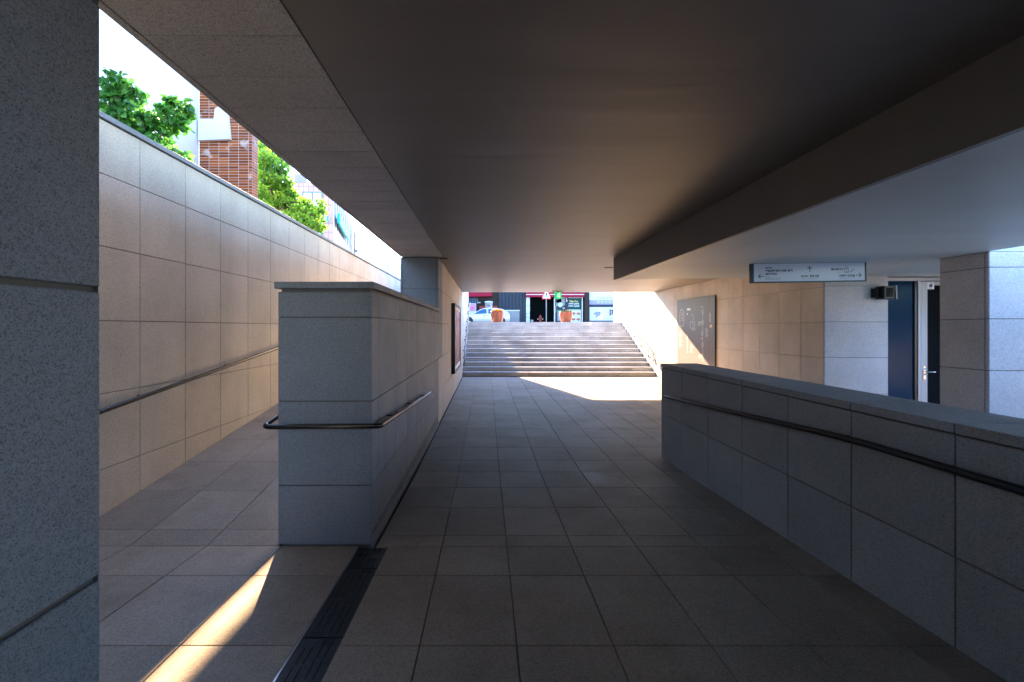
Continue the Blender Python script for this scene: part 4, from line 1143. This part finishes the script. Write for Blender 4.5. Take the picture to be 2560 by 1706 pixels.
rs = thing('restaurant', 'restaurant front with crimson fascia, black doorway and poster-covered windows', 'shop', (7, Ysf, GZ))
mb = MB(); a = W(*P1(818, 100), Ysf); b = W(*P1(1440, 460), Ysf); mb.box(a.x, b.x, Ysf, Ysf+5, GZ, 7.5); mb.build('wall', M['brown'], rs)
mb = MB(); a = W(*P1(820, 100), Ysf-.7); b = W(*P1(1432, 180), Ysf-.7)
mb.box(a.x, b.x, Ysf-.7, Ysf, b.z, W(*P1(0, 158), Ysf-.7).z); mb.box(a.x, b.x, Ysf-.72, Ysf, W(*P1(0, 150), Ysf-.7).z, a.z+.3); mb.build('fascia', M['red'], rs)
mb = MB(); mb.box(a.x, b.x, Ysf-.71, Ysf-.1, W(*P1(0, 158), Ysf-.7).z+.002, W(*P1(0, 150), Ysf-.7).z-.002); mb.build('fascia_stripe', M['paperO'], rs)
rects('pilaster_block', M['paperO'], rs, [(818, 856, y0, y1) for (y0, y1) in ((182, 272), (275, 355), (358, 392), (395, 470))], Ysf-.02, .3)
mb = MB(); r3(mb, 858, 1110, 182, 470, Ysf-.01, .03); mb.build('doorway', M['dark'], rs)
mb = MB(); r3(mb, 1111, 1121, 182, 470, Ysf-.02, .25); r3(mb, 1400, 1410, 182, 470, Ysf-.02, .25); r3(mb, 1122, 1399, 184, 194, Ysf-.02, .2); mb.build('window_frame', M['paperO'], rs)
mb = MB(); r3(mb, 1121, 1400, 182, 470, Ysf-.01, .06); mb.build('window_glass', M['navy'], rs)
rects('flyer', M['cab'], rs, ((1192, 1232, 196, 270), (1136, 1152, 240, 278), (1205, 1230, 285, 308), (1128, 1134, 275, 345), (1150, 1180, 320, 430), (1140, 1160, 198, 214), (1168, 1190, 240, 262)), Ysf-.08, .02)
p = W(*P1(1180, 262), Ysf-.12); mb = MB(); mb.lathe([(.001, 0), (.23, 0)], (p.x, p.y, p.z), 24, mat=Matrix.Rotation(R(90), 4, 'X')); mb.build('round_notice', simple('pale_green_notice', (0.25, 0.29, 0.25), .6), rs)
mb = MB(); r3(mb, 1143, 1190, 205, 236, Ysf-.09, .02); mb.build('dark_notice', M['dark'], rs)
mb = MB(); r3(mb, 1145, 1235, 318, 334, Ysf-.09, .02); mb.build('green_strip', simple('leaf_green_sign', (0.0, 0.12, 0.06), .5), rs)
mb = MB(); r3(mb, 1236, 1262, 140, 330, Ysf-.16, .1); mb.build('sign_column', M['navy'], rs)
mb = MB()
for k in range(5): r3(mb, 1240, 1251, 142+k*16, 153+k*16, Ysf-.28, .01)
r3(mb, 1240, 1253, 212, 230, Ysf-.28, .01)
mb.build('column_mark', M['paperO'], rs)
mb = MB(); a, b = r3(mb, 1258, 1396, 198, 308, Ysf-.10, .03); mb.build('menu_board', M['tealB'], rs)
mb = MB(); yb = Ysf-.135
def rtext(m, s, c0, c1, y0, y1, Y=None, bold=.02):
    Y = yb if Y is None else Y
    p = W(*P1(c0, y1), Y); q = W(*P1(c1, y0), Y); text(m, s, (0, Y, 0), XV, ZV, p.x, q.x, p.z, q.z, bold)
rtext(mb, 'Take Out', 1274, 1366, 216, 236); mb.build('menu_title', simple('ochre_ink', (.35, .30, .12), .5), rs)
mb = MB(); rtext(mb, '반마리 6,500원', 1268, 1376, 243, 261, bold=.05); rtext(mb, '한마리 12,000원', 1264, 1380, 266, 286, bold=.05); mb.build('menu_prices', M['paperO'], rs)
mb = MB(); r3(mb, 1262, 1398, 312, 470, Ysf-.09, .03); mb.build('menu_backing', simple('olive_board', (.20, .24, .17), .6), rs)
for (x0, y0) in ((1296, 323), (1347, 323), (1296, 383), (1347, 383)):
    m = MB(); r3(m, x0, x0+46, y0, y0+54, Ysf-.125, .01); f = m.build('menu_picture', M['paperO'], rs)
    m = MB(); p = W(*P1(x0+23, y0+32), Ysf-.14); m.ball(p, .17, 14, sq=(1.1, .06, .72)); m.build('dish', M['food'], f)
mb = MB(); a = W(*P1(1434, 100), Ysf-.4); b = W(*P1(1484, 470), Ysf-.4); mb.box(a.x, b.x, Ysf-.4, Ysf+4, GZ, 7.5)
tag(mb.build('column', M['brown']), 'dark brown street column between restaurant and white shopfront', 'column')

ws = thing('white_shopfront', 'white shopfront with lavender band and large banner beside the brown column', 'shop', (13, Ysf, GZ))
mb = MB(); a = W(*P1(1485, 100), Ysf); mb.box(a.x, a.x+9, Ysf, Ysf+5, GZ, 7.5); mb.build('wall', M['paperO'], ws)
mb = MB(); r3(mb, 1485, 1900, 214, 258, Ysf-.01, .06); mb.build('lavender_band', M['lav'], ws)
mb = MB(); r3(mb, 1485, 1900, 260, 286, Ysf-.01, .03); mb.build('strip_window', M['navy'], ws)
mb = MB(); r3(mb, 1485, 1900, 288, 428, Ysf-.01, .10); mb.build('banner', M['paperO'], ws)
mb = MB(); r3(mb, 1485, 1900, 430, 440, Ysf-.01, .04); mb.build('sill_strip', M['navy'], ws)
mb = MB()
for k in range(10): r3(mb, 1570+k*20, 1570+k*20+12, 186, 196, Ysf-.02, .01)
mb.build('faint_mark', M['cab'], ws)
mb = MB()
for k in range(5): r3(mb, 1566+k*40, 1566+k*40+30, 226, 231, Ysf-.08, .01); r3(mb, 1566+k*40, 1566+k*40+28, 240, 245, Ysf-.08, .01)
mb.build('band_mark', M['paperO'], ws)
mb = MB(); Yq = Ysf-.13
# the big syllable on the banner, seen turned
p = W(*P1(1731, 345), Yq)
text(mb, '회', (p.x, Yq, p.z), Vector((-1, 0, 0)), ZV, -.30, .30, -.28, .32, .03); mb.build('banner_lettering', M['inkN'], ws)
mb = MB()
for k in range(6): r3(mb, 1665+k*18, 1665+k*18+9, 402, 413, Ysf-.125, .01)
mb.build('banner_mark', M['pink'], ws)
mb = MB(); mb2 = MB(); mb3 = MB()
for (cx, cy, r_, k) in ((1545, 355, 16, 0), (1560, 340, 10, 2), (1575, 368, 22, 0), (1600, 395, 26, 1), (1620, 370, 16, 1), (1590, 345, 12, 2), (1605, 318, 10, 1), (1560, 385, 12, 0), (1615, 405, 10, 1), (1570, 350, 9, 2), (1595, 360, 12, 0)):
    p = W(*P1(cx, cy), Ysf-.125); (mb, mb2, mb3)[k].ball(p, r_*.008, 12, sq=(1.2, .04, .8))
mb.build('banner_drawing', M['lav'], ws); mb2.build('banner_blossom', simple('pale_pink', (.68, .52, .56), .6), ws); mb3.build('banner_leaf', M['signG'], ws)

# pedestrian sign on pole
Yg = 34.0
ps = thing('traffic_sign', 'red-bordered pedestrian warning sign on a thin grey pole', 'sign', (W(1365.5, 0, Yg).x, Yg, GZ))
def sg_poly(m, pts, y): m.prism([W(*P1(*p), y) for p in pts][::-1], (0, .02, 0))
mb = MB(); x_ = W(1365.7, 0, Yg+.05).x; mb.tube([(x_, Yg+.05, GZ), (x_, Yg+.05, 4.5)], .035, 10); mb.build('pole', M['cab'], ps)
mb = MB(); sg_poly(mb, [(988, 203), (988, 180), (1012, 128), (1022, 112), (1045, 112), (1056, 128), (1080, 180), (1080, 203)], Yg); mb.build('border', M['sigred'], ps)
mb = MB(); sg_poly(mb, [(996, 195), (996, 182), (1020, 130), (1028, 120), (1040, 120), (1048, 130), (1072, 182), (1072, 195)], Yg-.025); mb.build('face', M['paperO'], ps)
mb = MB(); yq = Yg-.03
def sseg(m, a, b, w_):
    p = W(*P1(*a), yq); q = W(*P1(*b), yq); d = (q-p).normalized(); n = d.cross(YV)*w_/2; m.quad(p-n, q-n, q+n, p+n)
sseg(mb, (1034, 134), (1034, 141), .06); sseg(mb, (1034, 142), (1033, 157), .09); sseg(mb, (1033, 156), (1026, 170), .04); sseg(mb, (1034, 156), (1042, 170), .04)
sseg(mb, (1034, 145), (1042, 155), .03); sseg(mb, (1034, 145), (1026, 154), .03); mb.build('figure', M['black'], ps)
mb = MB()
for k in range(6): sseg(mb, (1008+k*9, 172), (1013+k*9, 172), .035)
for k in range(7): sseg(mb, (1010+k*7, 183), (1014+k*7, 183), .04)
mb.build('crossing_mark', M['blueG'], ps)
# hydrant
Yh = 40.0; p = W(*P1(955, 440), Yh)
hy = thing('fire_hydrant', 'dark maroon fire hydrant in front of the restaurant doorway', 'hydrant', (p.x, Yh-1, GZ))
mb = MB(); mb.lathe([(.14, 0), (.14, .04), (.09, .05), (.085, .5), (.13, .52), (.13, .56), (.10, .62), (.05, .70), (.03, .72), (.03, .78), (.001, .79)], (p.x, Yh-1, GZ+.13), 16); mb.build('barrel', M['hyd'], hy)
mb = MB(); mb.tube([(p.x-.19, Yh-1, GZ+.53), (p.x+.19, Yh-1, GZ+.53)], .055, 10); mb.build('outlet', M['hyd'], hy)
for s in (-1, 1):
    m = MB(); m.tube([(p.x+s*.19, Yh-1, GZ+.53), (p.x+s*.23, Yh-1, GZ+.53)], .065, 10); m.build('cap', simple('brass_cap', (.42, .34, .25), .5, .3), hy)
mb = MB(); a = W(*P1(866, 420), 40.5); b = W(*P1(893, 445), 40.5); mb.bbox(a.x, b.x, 40.2, 40.6, GZ+.13, a.z, .02)
o = tag(mb.build('bucket', M['cab']), 'small pale bucket on the pavement by the white pilaster', 'bucket')
